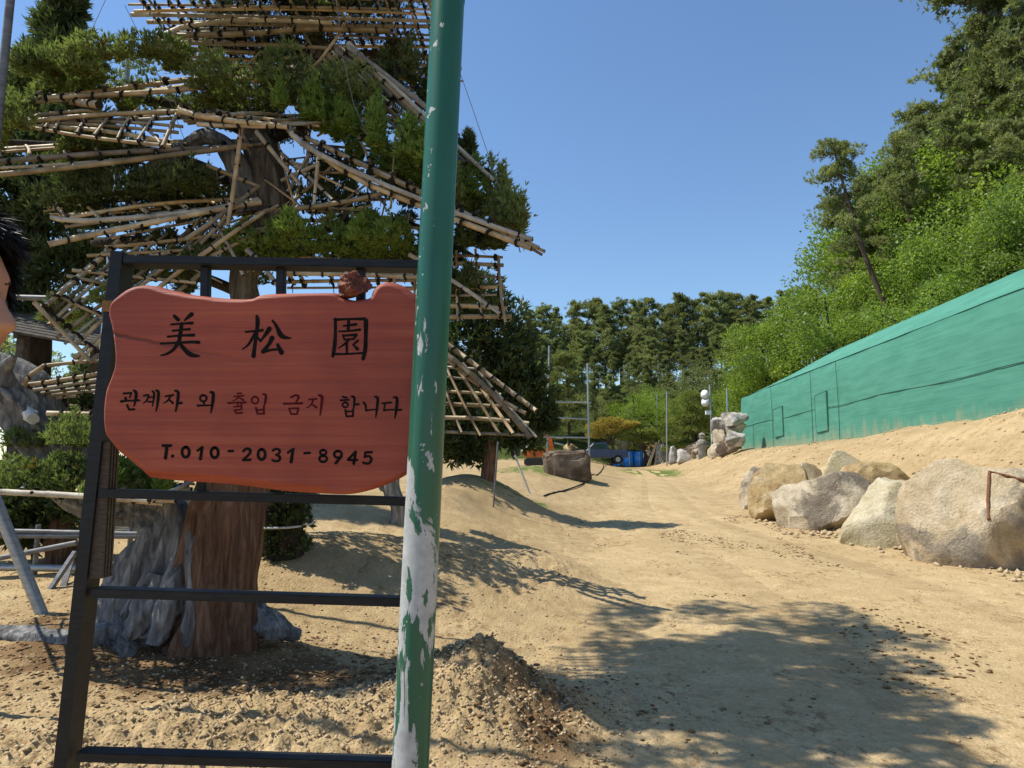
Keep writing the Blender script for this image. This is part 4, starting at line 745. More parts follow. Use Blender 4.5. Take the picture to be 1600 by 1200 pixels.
def pad(cx, cy, d, rx, up, n, mat='junleaf', dr=0.55, slope=0.0, parent=jt, seed=0, L=(0.025, 0.064), Wd=(0.007, 0.0135), k=8, name='foliage_pad'):
    """a shelf of sprays: lumpy dome on a flat base; rx in pixels at depth d (metres)"""
    rg = np.random.default_rng(900 + seed); c = at(cx, cy, d); r = rx / F * d
    n = int(n * 1.15); nl = max(7, int(16 * r / 0.5)); lc = np.stack([rg.uniform(-0.95, 0.95, nl), rg.uniform(-0.9, 0.9, nl)], 1); lr = rg.uniform(0.13, 0.30, nl)
    pts = []
    for i in range(nl):
        m_ = int(n / nl); q = rg.normal(0, 1, (m_, 3)); q /= np.linalg.norm(q, axis=1, keepdims=True); q *= rg.uniform(0.55, 1.0, (m_, 1)) ** 0.5
        e = 1 - 0.45 * (lc[i] ** 2).sum()
        pts.append(np.stack([(lc[i, 0] + q[:, 0] * lr[i]) * r, (lc[i, 1] + q[:, 1] * lr[i]) * dr, up * max(e, 0.25) * (0.25 + 0.75 * np.abs(q[:, 2]) * rg.uniform(0.6, 1.45)) * np.where(q[:, 2] > -0.2, 1, 0.15)], 1))
    P = np.concatenate(pts); P[:, 2] += slope * P[:, 0]
    A = np.stack([P[:, 0] / r * 0.45, P[:, 1] / dr * 0.45, np.full(len(P), 0.9)], 1) + rg.normal(0, 0.35, P.shape)
    A /= np.linalg.norm(A, axis=1, keepdims=True); P = P + np.array(c)
    V, Q = blades(P, A, k, 0.42, L, Wd, rg)
    ns = int(len(P) * 0.035); ii = rg.integers(0, len(P), ns)           # loose shoots standing out of the shelf
    sp_ = [(P[ii] + A[ii] * h_ + rg.normal(0, 0.008, (ns, 3))) for h_ in (0.025, 0.05, 0.075)]
    V, Q = merge([(V, Q)] + [blades(q_, A[ii], 5, 0.4, (L[0] * 0.7, L[1] * 0.8), Wd, rg) for q_ in sp_])
    o = link(name, np_mesh(name, V, Q), parent, [M[mat]]); return o
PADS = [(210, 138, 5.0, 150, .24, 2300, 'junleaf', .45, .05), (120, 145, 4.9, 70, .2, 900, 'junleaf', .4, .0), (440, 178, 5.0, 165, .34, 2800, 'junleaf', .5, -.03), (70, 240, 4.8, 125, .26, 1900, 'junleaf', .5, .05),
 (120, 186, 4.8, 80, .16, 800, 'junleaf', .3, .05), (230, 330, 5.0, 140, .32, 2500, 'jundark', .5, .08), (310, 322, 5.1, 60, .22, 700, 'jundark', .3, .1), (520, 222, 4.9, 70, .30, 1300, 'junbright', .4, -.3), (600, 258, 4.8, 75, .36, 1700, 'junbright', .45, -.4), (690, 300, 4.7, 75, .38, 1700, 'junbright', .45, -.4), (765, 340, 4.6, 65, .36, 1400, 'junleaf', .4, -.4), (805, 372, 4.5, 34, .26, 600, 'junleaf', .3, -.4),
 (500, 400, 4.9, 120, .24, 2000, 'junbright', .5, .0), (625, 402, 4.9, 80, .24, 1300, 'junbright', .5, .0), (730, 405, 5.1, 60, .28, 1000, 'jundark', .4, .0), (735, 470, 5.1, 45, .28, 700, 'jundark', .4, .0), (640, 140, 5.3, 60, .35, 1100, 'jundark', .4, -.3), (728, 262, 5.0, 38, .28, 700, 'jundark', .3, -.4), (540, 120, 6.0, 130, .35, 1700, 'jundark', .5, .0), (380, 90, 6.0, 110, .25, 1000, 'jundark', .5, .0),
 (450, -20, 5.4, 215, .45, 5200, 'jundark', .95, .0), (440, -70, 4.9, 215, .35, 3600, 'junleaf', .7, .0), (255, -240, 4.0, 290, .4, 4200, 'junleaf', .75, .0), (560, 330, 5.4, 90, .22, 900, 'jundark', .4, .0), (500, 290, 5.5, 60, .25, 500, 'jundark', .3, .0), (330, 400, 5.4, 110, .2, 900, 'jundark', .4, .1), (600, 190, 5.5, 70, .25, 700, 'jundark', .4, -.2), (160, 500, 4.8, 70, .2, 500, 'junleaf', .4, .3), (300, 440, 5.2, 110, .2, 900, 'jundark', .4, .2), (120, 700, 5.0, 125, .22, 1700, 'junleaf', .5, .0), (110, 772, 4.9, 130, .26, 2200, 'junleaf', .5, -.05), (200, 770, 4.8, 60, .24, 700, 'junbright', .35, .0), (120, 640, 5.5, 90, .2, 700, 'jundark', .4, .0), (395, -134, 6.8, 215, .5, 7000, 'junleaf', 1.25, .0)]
for k, (x, y, d, rx, up, n, mt, dr, sl) in enumerate(PADS):
    if y < -100: pad(x, y, d, rx, up, int(n * 0.75), mt, dr, sl, seed=k, L=(0.05, 0.1), Wd=(0.02, 0.035), k=4)  # unseen shelves above the frame, added to cast shade on the road
    else: pad(x, y, d, rx, up, n, mt, dr, sl, seed=k)

def clump_tree(name, label, cat, foot, clumps, mat, trunk, tr_r, tmat, n_per=600, L=(0.08, 0.17), Wd=(0.022, 0.04), seed=0, group=None, k=6):
    rg = np.random.default_rng(3000 + seed); t = thing(name, label, cat, foot, group)
    limb('trunk', [foot + Vector((0, 0, -0.2))] + trunk, tr_r, tmat, t, 28, 12, 0.2, seed)
    out_ = []
    for (px, py, d, r_px, ry) in clumps:
        c = np.array(at(px, py, d)); r = r_px / F * d; q = rg.normal(0, 1, (n_per, 3)); q /= np.linalg.norm(q, axis=1, keepdims=True)
        rad = rg.uniform(0.45, 1.05, (n_per, 1)) * (1 + 0.3 * np.sin(q[:, :1] * 5 + seed) * np.cos(q[:, 2:] * 4)); P = c + q * rad * np.array([r, r * ry, r * 0.85])
        A = q * 0.8 + np.array([0, 0, 0.55]) + rg.normal(0, 0.3, q.shape); A /= np.linalg.norm(A, axis=1, keepdims=True); out_.append(blades(P, A, k, 0.45, L, Wd, rg))
    V, Q = merge(out_); link('crown', np_mesh('crown', V, Q), t, [M[mat]]); return t
f = Vector((-7.4, 11.0, Hz(-7.4, 11.0)))
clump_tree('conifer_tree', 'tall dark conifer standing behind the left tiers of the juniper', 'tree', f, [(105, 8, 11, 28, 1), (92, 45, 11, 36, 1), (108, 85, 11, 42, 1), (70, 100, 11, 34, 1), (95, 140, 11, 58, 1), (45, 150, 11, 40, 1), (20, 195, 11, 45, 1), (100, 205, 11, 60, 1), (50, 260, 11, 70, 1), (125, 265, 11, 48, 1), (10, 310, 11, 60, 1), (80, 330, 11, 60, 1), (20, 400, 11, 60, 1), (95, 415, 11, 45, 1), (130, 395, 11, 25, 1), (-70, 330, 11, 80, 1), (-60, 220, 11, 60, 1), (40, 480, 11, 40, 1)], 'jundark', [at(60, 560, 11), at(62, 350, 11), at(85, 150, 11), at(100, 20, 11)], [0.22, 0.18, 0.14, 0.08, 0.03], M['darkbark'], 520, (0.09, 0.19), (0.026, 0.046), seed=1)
f = ground_hit(762, 748); d = f.y
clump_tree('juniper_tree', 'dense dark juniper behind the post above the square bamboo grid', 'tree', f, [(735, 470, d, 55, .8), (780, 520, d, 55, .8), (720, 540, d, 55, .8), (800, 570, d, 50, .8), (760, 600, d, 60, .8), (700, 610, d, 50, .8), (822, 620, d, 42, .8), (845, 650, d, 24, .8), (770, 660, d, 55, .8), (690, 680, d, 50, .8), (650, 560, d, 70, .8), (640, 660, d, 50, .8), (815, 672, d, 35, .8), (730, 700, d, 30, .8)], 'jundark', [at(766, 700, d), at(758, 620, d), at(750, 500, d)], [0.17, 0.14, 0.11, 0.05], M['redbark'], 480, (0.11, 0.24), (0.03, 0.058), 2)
f = ground_hit(92, 880)
clump_tree('juniper_tree', 'small juniper with short red trunk beyond the pipe railing', 'tree', f, [(60, 780, f.y, 60, 1), (130, 775, f.y, 50, 1), (10, 790, f.y, 50, 1), (40, 820, f.y, 40, 1), (200, 760, f.y, 45, 1)], 'jundark', [at(95, 850, f.y), at(92, 810, f.y)], [0.17, 0.15, 0.10], M['redbark'], 400, seed=3)
f = ground_hit(440, 862)
t2 = clump_tree('clipped_tree', 'dark ivy-clad trunk bound with a white rope behind the red-brown trunk', 'tree', f, [(440, 850, f.y, 34, 1), (438, 815, f.y, 40, 1), (440, 780, f.y, 42, 1), (445, 740, f.y, 40, 1), (450, 690, f.y, 50, 1), (450, 620, f.y, 60, 1), (400, 560, 8, 85, 1), (500, 560, 8.2, 85, 1), (560, 610, 8.0, 70, 1), (340, 600, 8, 80, 1), (480, 530, 8.6, 70, 1), (560, 560, 9.0, 70, 1)], 'jundark', [at(440, 800, f.y), at(445, 700, f.y)], [0.22, 0.2, 0.15], M['darkbark'], 420, (0.05, 0.1), (0.02, 0.035), 4)  # crown clumps hidden behind the board are added to shade the mound
rp = MB(); cc = at(440, 818, f.y); rp.tube([cc + Vector((0.30 * math.cos(a), 0.30 * math.sin(a), 0.02 * math.sin(a))) for a in np.linspace(0, 2 * math.pi, 25)], 0.011, 6); rp.build('white_rope', simple('white_rope', (0.4, 0.4, 0.38), (0.6, 0.6, 0.57), 30, 0.8), t2)
f = ground_hit(622, 818)
t3 = thing('young_tree', 'slim tree with pale flaking twisted trunk left of the green post', 'tree', f)
limb('trunk', [f + Vector((0, 0, -0.15)), at(622, 790, f.y), at(612, 755, f.y), at(626, 700, f.y), at(615, 620, f.y)], [0.11, 0.10, 0.11, 0.10, 0.07], M['driftwood'], t3, 26, 12, 0.4, 9)
limb('side_stem', [at(618, 765, f.y), at(596, 760, f.y), at(585, 720, f.y)], [0.06, 0.05, 0.04], M['driftwood'], t3, 10, 8, 0.3, 10)
pad(610, 640, f.y, 70, 0.6, 900, 'jundark', 0.6, 0, t3, 77, (0.08, 0.16), (0.02, 0.04))

# ------------------------------------------------------------------ wood and forest: prototypes copied out
def pine_proto(name, seed, hgt, mat, spread_=1.0, lean=0.0, detail=1.0, start=0.5, flat=0.35, bs=1.0, kb=6, dens=11):
    rg = random.Random(seed); ng = np.random.default_rng(seed); t = bpy.data.objects.new(name, None); C.objects.link(t)
    px = [Vector((lean * s * s * hgt + 0.35 * math.sin(s * 4 + seed) * s, 0.25 * math.sin(s * 3 + seed * 2) * s, s * hgt)) for s in np.linspace(0, 1, 9)]
    px[0].z = -0.6
    mb = MB(); mb.tube(curve(px, 16), list(np.linspace(0.017, 0.004, 16) * hgt), 7, lump=0.1, seed=seed)
    P = []; A = []; nl = int(15 * detail)
    for i in range(nl):
        s = start + (1 - start) * (i + rg.random() * 0.6) / nl; q = curve(px, 101)[int(s * 100) if s < 1 else 100]
        az = i * 2.4 + rg.uniform(-.5, .5); ln = hgt * 0.24 * spread_ * (1.15 - 0.8 * (s - start) / (1 - start)) * rg.uniform(0.6, 1.15)
        e = q + Vector((math.cos(az) * ln, math.sin(az) * ln, ln * rg.uniform(0.05, 0.45))); m = q.lerp(e, 0.5) + Vector((0, 0, -0.05 * ln))
        mb.tube([q, m, e], [0.0045 * hgt, 0.003 * hgt, 0.001 * hgt], 5)
        for j in range(int(5 * detail) + 1):
            c = q.lerp(e, rg.uniform(0.4, 1.05)) + Vector((rg.gauss(0, .24), rg.gauss(0, .24), rg.gauss(0.06, .14))) * ln * 0.9; rr = ln * rg.uniform(0.12, 0.27)
            n_ = int(dens * detail); u = ng.normal(0, 1, (n_, 3)); u /= np.linalg.norm(u, axis=1, keepdims=True)
            P.append(np.array(c) + u * np.array([rr, rr, rr * flat]) * ng.uniform(0.5, 1, (n_, 1))); A.append(u * 0.7 + [0, 0, 0.6])
    for j in range(int(26 * detail)):                  # pointed leaders at the crown top
        c = px[-1] + Vector((rg.gauss(0, .04), rg.gauss(0, .04), -abs(rg.gauss(0, .07)) + 0.01)) * hgt
        P.append(np.array(c)[None] + ng.normal(0, .012 * hgt, (4, 3))); A.append(np.tile([[rg.gauss(0, .25), rg.gauss(0, .25), 1.0]], (4, 1)))
    P = np.concatenate(P); A = np.concatenate(A); A /= np.linalg.norm(A, axis=1, keepdims=True)
    V, Q = blades(P, A, kb, 0.55, (0.018 * hgt * bs, 0.036 * hgt * bs), (0.004 * hgt * bs, 0.0085 * hgt * bs), ng)
    mb.build('trunk', M['pinebark'], t, True); link('crown', np_mesh('crown', V, Q), t, [M[mat]]); return t
def broad_proto(name, seed, hgt, mat, rx=0.36, n=7000, ls=(0.10, 0.24)):
    rg = random.Random(seed); ng = np.random.default_rng(seed); t = bpy.data.objects.new(name, None); C.objects.link(t)
    mb = MB(); mb.tube(curve([Vector((0, 0, -0.5)), Vector((0.1, 0.05, hgt * 0.3)), Vector((-0.1, 0.1, hgt * 0.6)), Vector((0.1, 0, hgt * 0.9))], 12), list(np.linspace(0.02, 0.005, 12) * hgt), 7, lump=0.1, seed=seed)
    P = []; A = []; nc = 38
    for i in range(nc):
        u = ng.normal(0, 1, 3); u /= np.linalg.norm(u); rr = ng.uniform(0.45, 1.0); zz = 0.58 + 0.40 * u[2] * rr
        c = np.array([u[0] * rr * rx * hgt, u[1] * rr * rx * hgt, zz * hgt]); cr = hgt * ng.uniform(0.055, 0.125)
        if i % 4 == 0: mb.tube([Vector((0, 0, hgt * rg.uniform(0.25, 0.6))), Vector(c) * 0.6 + Vector((0, 0, hgt * 0.2)), Vector(c)], [0.006 * hgt, 0.004 * hgt, 0.001 * hgt], 5)
        m = n // nc; q = ng.normal(0, 1, (m, 3)); q /= np.linalg.norm(q, axis=1, keepdims=True)
        P.append(c + q * cr * np.array([1.15, 1.15, 0.75]) * ng.uniform(0.5, 1.05, (m, 1))); A.append(q * 0.8 + [0, 0, 0.2] + ng.normal(0, .5, (m, 3)))
    P = np.concatenate(P); A = np.concatenate(A); A /= np.linalg.norm(A, axis=1, keepdims=True)
    V, Q = blades(P, A, 1, 0.3, ls, (ls[0] * 0.75, ls[1] * 0.7), ng)
    mb.build('trunk', M['darkbark'], t, True); link('crown', np_mesh('crown', V, Q), t, [M[mat]]); return t
PINES = [pine_proto('pine_tree', 60 + i, 12, 'pine', 1.05, 0.02 * (i - 2), 1.7, 0.22 + 0.06 * (i % 3), 0.6, 1.0, 5, 12) for i in range(5)]
NEARP = [pine_proto('pine_tree', 80 + i, 13, 'pine', 0.72, ln, 1.8, 0.42, 0.36, 0.55, 6, 11) for i, ln in enumerate((-0.10, -0.22, 0.02))]
OLIVE = [pine_proto('pine_tree', 95 + i, 9, 'pineolive', 1.25, 0.0, 1.6, 0.2, 0.45) for i in range(1)]
BROAD = [broad_proto('broadleaf_tree', 120 + i, 9, m_, 0.36, 13000, (0.08, 0.185)) for i, m_ in enumerate(('broad', 'broadlime', 'broad'))]
DARKB = [broad_proto('broadleaf_tree', 140, 9, 'pine', 0.42, 7000)]
used = {}
def plant(protos, k, loc, hgt, label, cat, group, rz=None, base_h=12.0):
    p = protos[k % len(protos)]; rz = random.uniform(0, 6.28) if rz is None else rz
    if p.name not in used: used[p.name] = 1; o = p; o.location = loc; o.scale = (hgt / base_h,) * 3; o.rotation_euler = (0, 0, rz)
    else: o = copy_tree(p, loc, hgt / base_h, rz)
    return tag(o, label, cat, group)
def G3(x, y): return Vector((x, y, Hz(x, y) - 0.05))
def by_px(px, Y): return G3((px - 800) / F * Y, Y)
def h_for(px, py, Y): p = by_px(px, Y); return at(px, py, Y).z - p.z
def near(px):
    for lim, nm in ((800, 'the dark rear juniper'), (856, 'the left scaffold standard'), (895, 'the flat-topped rock'), (925, 'the right scaffold standard'), (958, 'the blue pickup'), (985, 'the yellowed cloud pine'), (1012, 'the blue drums'), (1035, 'the pole wigwam'), (1062, 'the tall post with timber'), (1092, 'the rounded pruned pine'), (1118, 'the loudspeaker pole'), (1150, 'the rock garden'), (1200, 'the far end of the green shed'), (1262, 'the first seam of the green shed'), (1310, 'the net patches of the green shed'), (1380, 'the leaning pine'), (1440, 'the slim curved pine'), (1500, 'the flat tan boulder'), (1560, 'the largest boulder')):
        if px < lim: return nm
    return 'the near end of the green shed'
# ridge line of pines beyond the yard
for i, (px, py, Y) in enumerate([(745, 510, 84), (790, 505, 88), (826, 490, 84), (850, 482, 86), (872, 490, 92), (902, 476, 86), (930, 472, 90), (948, 482, 84), (972, 474, 88), (1000, 478, 92), (1015, 470, 85), (1046, 480, 90), (1070, 464, 86), (1092, 472, 91), (1112, 462, 86), (1138, 460, 88), (1160, 466, 92), (1180, 466, 86), (1205, 470, 90), (1235, 462, 86), (1270, 450, 84), (690, 520, 90), (640, 530, 86)]):
    plant(PINES, i, by_px(px, Y), h_for(px, py, Y), ('taller' if py < 475 else 'lower') + ' dark pine on the ridge line behind ' + near(px), 'tree', 'pines along the ridge')
for i, (px, py, Y) in enumerate([(815, 560, 70), (860, 580, 72), (905, 562, 74), (985, 556, 76), (1040, 552, 74), (1105, 545, 72), (1150, 535, 70), (1190, 545, 74), (1000, 520, 80), (1130, 510, 80), (870, 530, 80), (770, 560, 74), (960, 540, 82), (1070, 520, 82), (845, 525, 80), (910, 520, 82), (930, 585, 70), (1015, 575, 68), (1075, 580, 69), (1170, 500, 78), (1210, 510, 76), (800, 530, 80), (890, 600, 66), (955, 590, 66), (1000, 560, 72), (1040, 595, 66), (1120, 580, 66), (935, 545, 78), (1020, 530, 78), (1090, 545, 76), (850, 600, 64), (975, 520, 86), (905, 505, 88), (1050, 505, 88), (1150, 490, 86)]):
    plant(PINES, i + 2, by_px(px, Y), h_for(px, py, Y), ('stout' if Y < 76 else 'slim') + ' pine on the slope under the ridge behind ' + near(px), 'tree', 'pines on the back slope')
for i, (px, py, Y, pr, lb) in enumerate([(888, 552, 62, OLIVE, 'greyish pale pine on the back slope behind the scaffold poles'), (930, 610, 68, DARKB, 'rounded dark tree behind the yellowed cloud-pruned pine'), (1085, 566, 62, DARKB, 'dark layered tree in front of the back slope pines')]):
    plant(pr, i, by_px(px, Y), h_for(px, py, Y), lb, 'tree', None, base_h=9)
for i, (px, py, Y) in enumerate([(830, 560, 66), (990, 606, 60), (1020, 600, 64), (960, 616, 70), (1130, 600, 60), (1160, 570, 58), (780, 535, 72), (1055, 612, 58)]):
    plant(BROAD, i, by_px(px, Y), h_for(px, py, Y), ['fresh green', 'lime green', 'fresh green'][i % 3] + ' bushy tree at the slope foot behind ' + near(px), 'tree', 'bushy trees below the back slope', base_h=9)
# wooded hill on the right
for i, (px, py, Y) in enumerate([(1195, 500, 50), (1235, 468, 49), (1285, 430, 50), (1300, 440, 44), (1395, 385, 44), (1450, 360, 42), (1470, 400, 36), (1520, 330, 38), (1500, 250, 46), (1560, 300, 36), (1590, 240, 42), (1620, 330, 33), (1465, 240, 50), (1560, 215, 50), (1620, 180, 50), (1660, 260, 34), (1420, 300, 52), (1380, 330, 54), (1700, 200, 38), (1185, 560, 52), (1500, 190, 56), (1530, 250, 44), (1600, 120, 46), (1640, 60, 50), (1420, 250, 56), (1655, 330, 36)]):
    plant(BROAD, i, by_px(px, Y), h_for(px, py, Y), ['lush green', 'bright lime', 'lush green'][i % 3] + (' broadleaf tree high on the hill above ' if Y > 43 else ' broadleaf tree low on the hill above ') + near(px), 'tree', 'broadleaf trees on the shed hill', base_h=9)
for i, (px, py, Y) in enumerate([(1605, -5, 44), (1660, -60, 42), (1555, 70, 52), (1500, 120, 54), (1580, 190, 40), (1650, 60, 40), (1455, 185, 56), (1530, 200, 47), (1475, 270, 46), (1700, 40, 40), (1352, 335, 47), (1400, 275, 47), (1440, 225, 50)]):
    plant(NEARP, i, by_px(px + (50 if i % 3 < 2 else 0), Y), h_for(px, py, Y), ('tall' if Y < 50 else 'distant') + ' dark pine rising from the hill above ' + near(px), 'tree', 'pines on the shed hill', rz=random.uniform(-0.6, 0.6), base_h=13)
for i, (px, py, Y, dx, lb) in enumerate([(1300, 222, 40, 118, 'leaning pine with bare bent trunk jutting over the hill edge'), (1395, 212, 42, 70, 'slim pine with curved trunk beside the leaning pine')]):
    b = by_px(px + dx, Y); top = at(px, py, Y + 1); t = thing('pine_tree', lb, 'tree', b); hh = top.z - b.z
    pts = [b + Vector((0, 0, -0.5)), b.lerp(top, 0.3) + Vector((0.6, 0, 0)), b.lerp(top, 0.6) + Vector((0.25 if i else 0.1, 0, 0)), b.lerp(top, 0.85), top]; q = curve(pts, 24)
    limb('trunk', pts, [0.2, 0.17, 0.13, 0.08, 0.03], M['pinebark'], t, 24, 9, 0.1, 70 + i)
    rg = np.random.default_rng(70 + i); P = []; A = []; mb = MB()
    for j in range(26 if i == 0 else 16):
        s = rg.uniform(0.52, 1.0); c = q[int(s * 23)]; ln = rg.uniform(0.6, 1.9) * (1.3 - 0.7 * s); az = rg.uniform(0, 6.28)
        e = c + Vector((math.cos(az) * ln, math.sin(az) * ln, rg.uniform(-0.05, 0.45) * ln)); mb.tube([c, c.lerp(e, 0.5) + Vector((0, 0, -0.1)), e], [0.05, 0.035, 0.015], 5)
        for _ in range(4):
            cc = c.lerp(e, rg.uniform(0.5, 1.05)); n_ = 26; u = rg.normal(0, 1, (n_, 3)); u /= np.linalg.norm(u, axis=1, keepdims=True); r_ = rg.uniform(0.25, 0.5)
            P.append(np.array(cc) + rg.normal(0, .12, 3) + u * np.array([r_, r_, r_ * 0.5])); A.append(u * 0.7 + [0, 0, 0.6])
    P = np.concatenate(P); A = np.concatenate(A); A /= np.linalg.norm(A, axis=1, keepdims=True); V, Q = blades(P, A, 7, 0.5, (0.16, 0.30), (0.03, 0.06), rg)
    mb.build('limbs', M['pinebark'], t, True); link('crown', np_mesh('crown', V, Q), t, [M['pine']])
# bushes on the left far side, seen low behind the railing
for i, (px, py, Y) in enumerate([(-60, 470, 26), (20, 520, 28), (120, 560, 30), (230, 600, 32), (330, 590, 30), (-150, 420, 24), (560, 640, 40), (480, 620, 36), (400, 630, 34)]):
    plant(DARKB if i % 2 else PINES, i, by_px(px, Y), h_for(px, py, Y), ('round dark tree' if i % 2 else 'dark pine') + ' far behind ' + ('the slatted shelter' if px < 100 else 'the bamboo basket lattice' if px < 260 else 'the red-brown juniper trunk' if px < 450 else 'the pale twisted trunk'), 'tree', 'tree belt far behind the juniper', base_h=9 if i % 2 else 12)
# ------------------------------------------------------------------ pipes, props, wires on the left
def pipe(name, label, cat, pts, r, mat='galv', group=None, n=10, tosoil=False):
    q = [at(*p) if len(p) == 3 and not isinstance(p, Vector) else p for p in pts]
    if tosoil:
        d = (q[-1] - q[-2]).normalized(); g = Hz(q[-1].x, q[-1].y); t_ = (g - 0.15 - q[-1].z) / d.z if abs(d.z) > 0.05 else 0; q[-1] = q[-1] + d * t_
        q[-1].z = Hz(q[-1].x, q[-1].y) - 0.12 if abs(d.z) < 0.05 else q[-1].z
    mb = MB(); mb.tube(q, r, n); o = mb.build(name, M[mat], None, True); o.data.set_sharp_from_angle(angle=R(40)); return tag(o, label, cat, group)
pipe('support_pole', 'upright grey steel pole rising behind the left tiers of the juniper', 'pole', [(200, 92, 6.2), (186, 240, 6.2), (166, 480, 6.2), (140, 800, 6.2)], 0.028, tosoil=True)
mb = MB(); p = at(200, 88, 6.2); mb.tube([p + Vector((0, 0, -0.02)), p + Vector((0, 0, 0.09))], 0.034, 10); tag(mb.build('pole_sleeve', M['rust'], None, True), 'rusty brown sleeve capping the upright support pole', 'sleeve')
a = at(22, -60, 3.9); b = at(1, 150, 3.9); dd = (b - a).normalized(); b2 = a + dd * ((a.z - Hz(a.x + dd.x * 5, 3.9) + 0.1) / -dd.z)
mb = MB(); mb.tube([a - dd * 0.6, b2], 0.024, 10); tag(mb.build('leaning_pole', M['galvdark'], None, True), 'dull grey pole leaning at the far left past the long bamboo rails', 'pole')
foot = ground_hit(65, 960); mb = MB(); mb.tube([foot + (foot - at(5, 812, foot.y)).normalized() * 0.12, at(5, 812, foot.y), at(-30, 725, foot.y)], 0.045, 12); tag(mb.build('prop_pole', M['galv'], None, True), 'thick grey pipe prop slanting into the gravel by the railing', 'pole')
def railing():
    Y = 6.9; t = thing('pipe_railing', 'low railing of grey steel pipes across the left planting bed', 'railing', (at(-40, 900, Y).x, Y, 0.5))
    for y0, y1, r, mt in ((826, 834, 0.022, 'galvdark'), (836, 838, 0.026, 'galvdark'), (884, 890, 0.034, 'galv')):
        m = MB(); m.tube([at(-140, y0, Y), at(215, y1, Y)], r, 10); m.build('rail', M[mt], t, True)
    m = MB(); m.tube([at(-60, 884, Y - 0.05), at(120, 848, Y - 0.05)], 0.026, 10); m.build('brace', M['galvdark'], t, True)
    for x in (-120, 60, 205):
        a_ = at(x, 820, Y + 0.04); m = MB(); m.tube([a_, Vector((a_.x, a_.y, Hz(a_.x, a_.y) - 0.15))], 0.024, 10); m.build('post', M['galvdark'], t, True)
railing()
for k, pts in enumerate(([(118, 862, 6.6), (76, 916, 6.4)], [(112, 872, 6.7), (98, 916, 6.5)])):
    q = [at(*p) for p in pts]; e_ = q[1]; e_.z = Hz(e_.x, e_.y) - 0.03; mb = MB(); mb.box(q[0], e_, 0.05, 0.03); tag(mb.build('plank_prop', M['galvdark'], None), ['weathered plank prop leaning on the low pipe railing', 'second thin plank prop beside the leaning railing prop'][k], 'plank')
pipe('high_rail', 'horizontal grey pipe in front of the dark slatted roof', 'pipe', [(-80, 462, 7.5), (240, 470, 7.5)], 0.03, 'galvdark')
def shelter():
    Y = 9.5; t = thing('slatted_shelter', 'low open shelter with dark weathered slatted roof behind the juniper', 'shelter', (at(60, 600, Y).x, Y, 0.6))
    wood = simple('weathered_roof_wood', (0.045, 0.038, 0.03), (0.11, 0.095, 0.075), 12, 0.9, (1, 1, 1), 0.01, 0.6, kind='World')
    A = at(-120, 492, Y); B = at(175, 545, Y + 0.2)
    for k in range(12):
        o_ = Vector((0, 0.16 * k, 0.05 * k)); m = MB(); m.box(A + o_, B + o_, 0.13, 0.03, (0, -0.3, 1)); m.build('roof_slat', wood, t)
    for s in (0.05, 0.5, 0.95):
        p_ = lerp(A, B, s); m = MB(); m.box(p_ + Vector((0, -0.05, -0.06)), p_ + Vector((0, 1.95, 0.52)), 0.06, 0.08); m.build('rafter', wood, t)
        for yy in (0.1, 1.8):
            q = p_ + Vector((0, yy, 0.3 * yy - 0.1)); m = MB(); m.box(q, Vector((q.x, q.y, Hz(q.x, q.y) - 0.2)), 0.1, 0.1, (0, 1, 0)); m.build('post', wood, t)
shelter()
for k, (pts, lb) in enumerate(([[(174, -20, 5.0), (138, 58, 5.0), (120, 100, 5.2)], 'thin guy wire slanting through the sky beside the dark conifer'], [[(195, 8, 4.9), (230, 80, 4.9), (262, 150, 4.9), (310, 275, 4.9)], 'thin guy wire dropping from the top bamboo grid on the left'], [[(524, -10, 4.5), (536, 90, 4.5), (552, 160, 4.5), (574, 212, 4.5)], 'pale guy wire hanging in front of the trunk top'], [[(700, 60, 4.6), (735, 160, 4.5), (782, 298, 4.4)], 'thin guy wire against the sky right of the green post'])):
    mb = MB(); mb.tube([at(*p) for p in pts], 0.0022, 5); tag(mb.build('guy_wire', M['wire'], None), lb, 'wire')

# ------------------------------------------------------------------ yard beyond: poles, rock, machines, statue
def stick(name, label, cat, top, bot, r, mat='galv', group=None, n=8):
    g = ground_hit(*bot); tp = at(*top, g.y); mb = MB(); mb.tube([tp, g + (g - tp).normalized() * 0.25], r, n); return tag(mb.build(name, M[mat], None, True), label, cat, group)
stick('prop_stake', 'pale bamboo stake slanting down from the square bamboo grid', 'stake', (796, 690), (828, 772), 0.03, 'ivory')
stick('ground_stake', 'thin dark stake standing in the soil by the small mound', 'stake', (778, 690), (771, 792), 0.018, 'galvdark')
def scaffold():
    g = ground_hit(921, 738); Y = g.y; t = thing('pipe_scaffold', 'thin scaffold of galvanised pipes beside the flat-topped rock', 'scaffold', g)
    m = MB(); m.tube([at(918, 568, Y), g + Vector((0, 0, -0.2))], 0.05, 8); m.build('standard', M['galv'], t, True)
    a_ = at(858, 540, Y); m = MB(); b_ = at(855, 700, Y); m.tube([a_, b_, Vector((b_.x, b_.y, Hz(b_.x, b_.y) - 0.2))], 0.045, 8); m.build('standard', M['galv'], t, True)
    for p, q in (((855, 628), (924, 629)), ((815, 682), (922, 684)), ((855, 652), (918, 655))):
        m = MB(); m.tube([at(*p, Y), at(*q, Y)], 0.035, 8); m.build('ledger', M['galv'], t, True)
    m = MB(); m.tube([at(856, 672, Y), at(815, 705, Y), ], 0.03, 8); m.build('brace', M['galv'], t, True)
scaffold()
rock('flat_rock', 'big flat-topped brown rock beside the pipe scaffold', 'rock', (847, 926, 702, 746), 747, M['rock_dark'], 203, None, 0.7, 0.15, 0, 0.16, boxy=0.38)
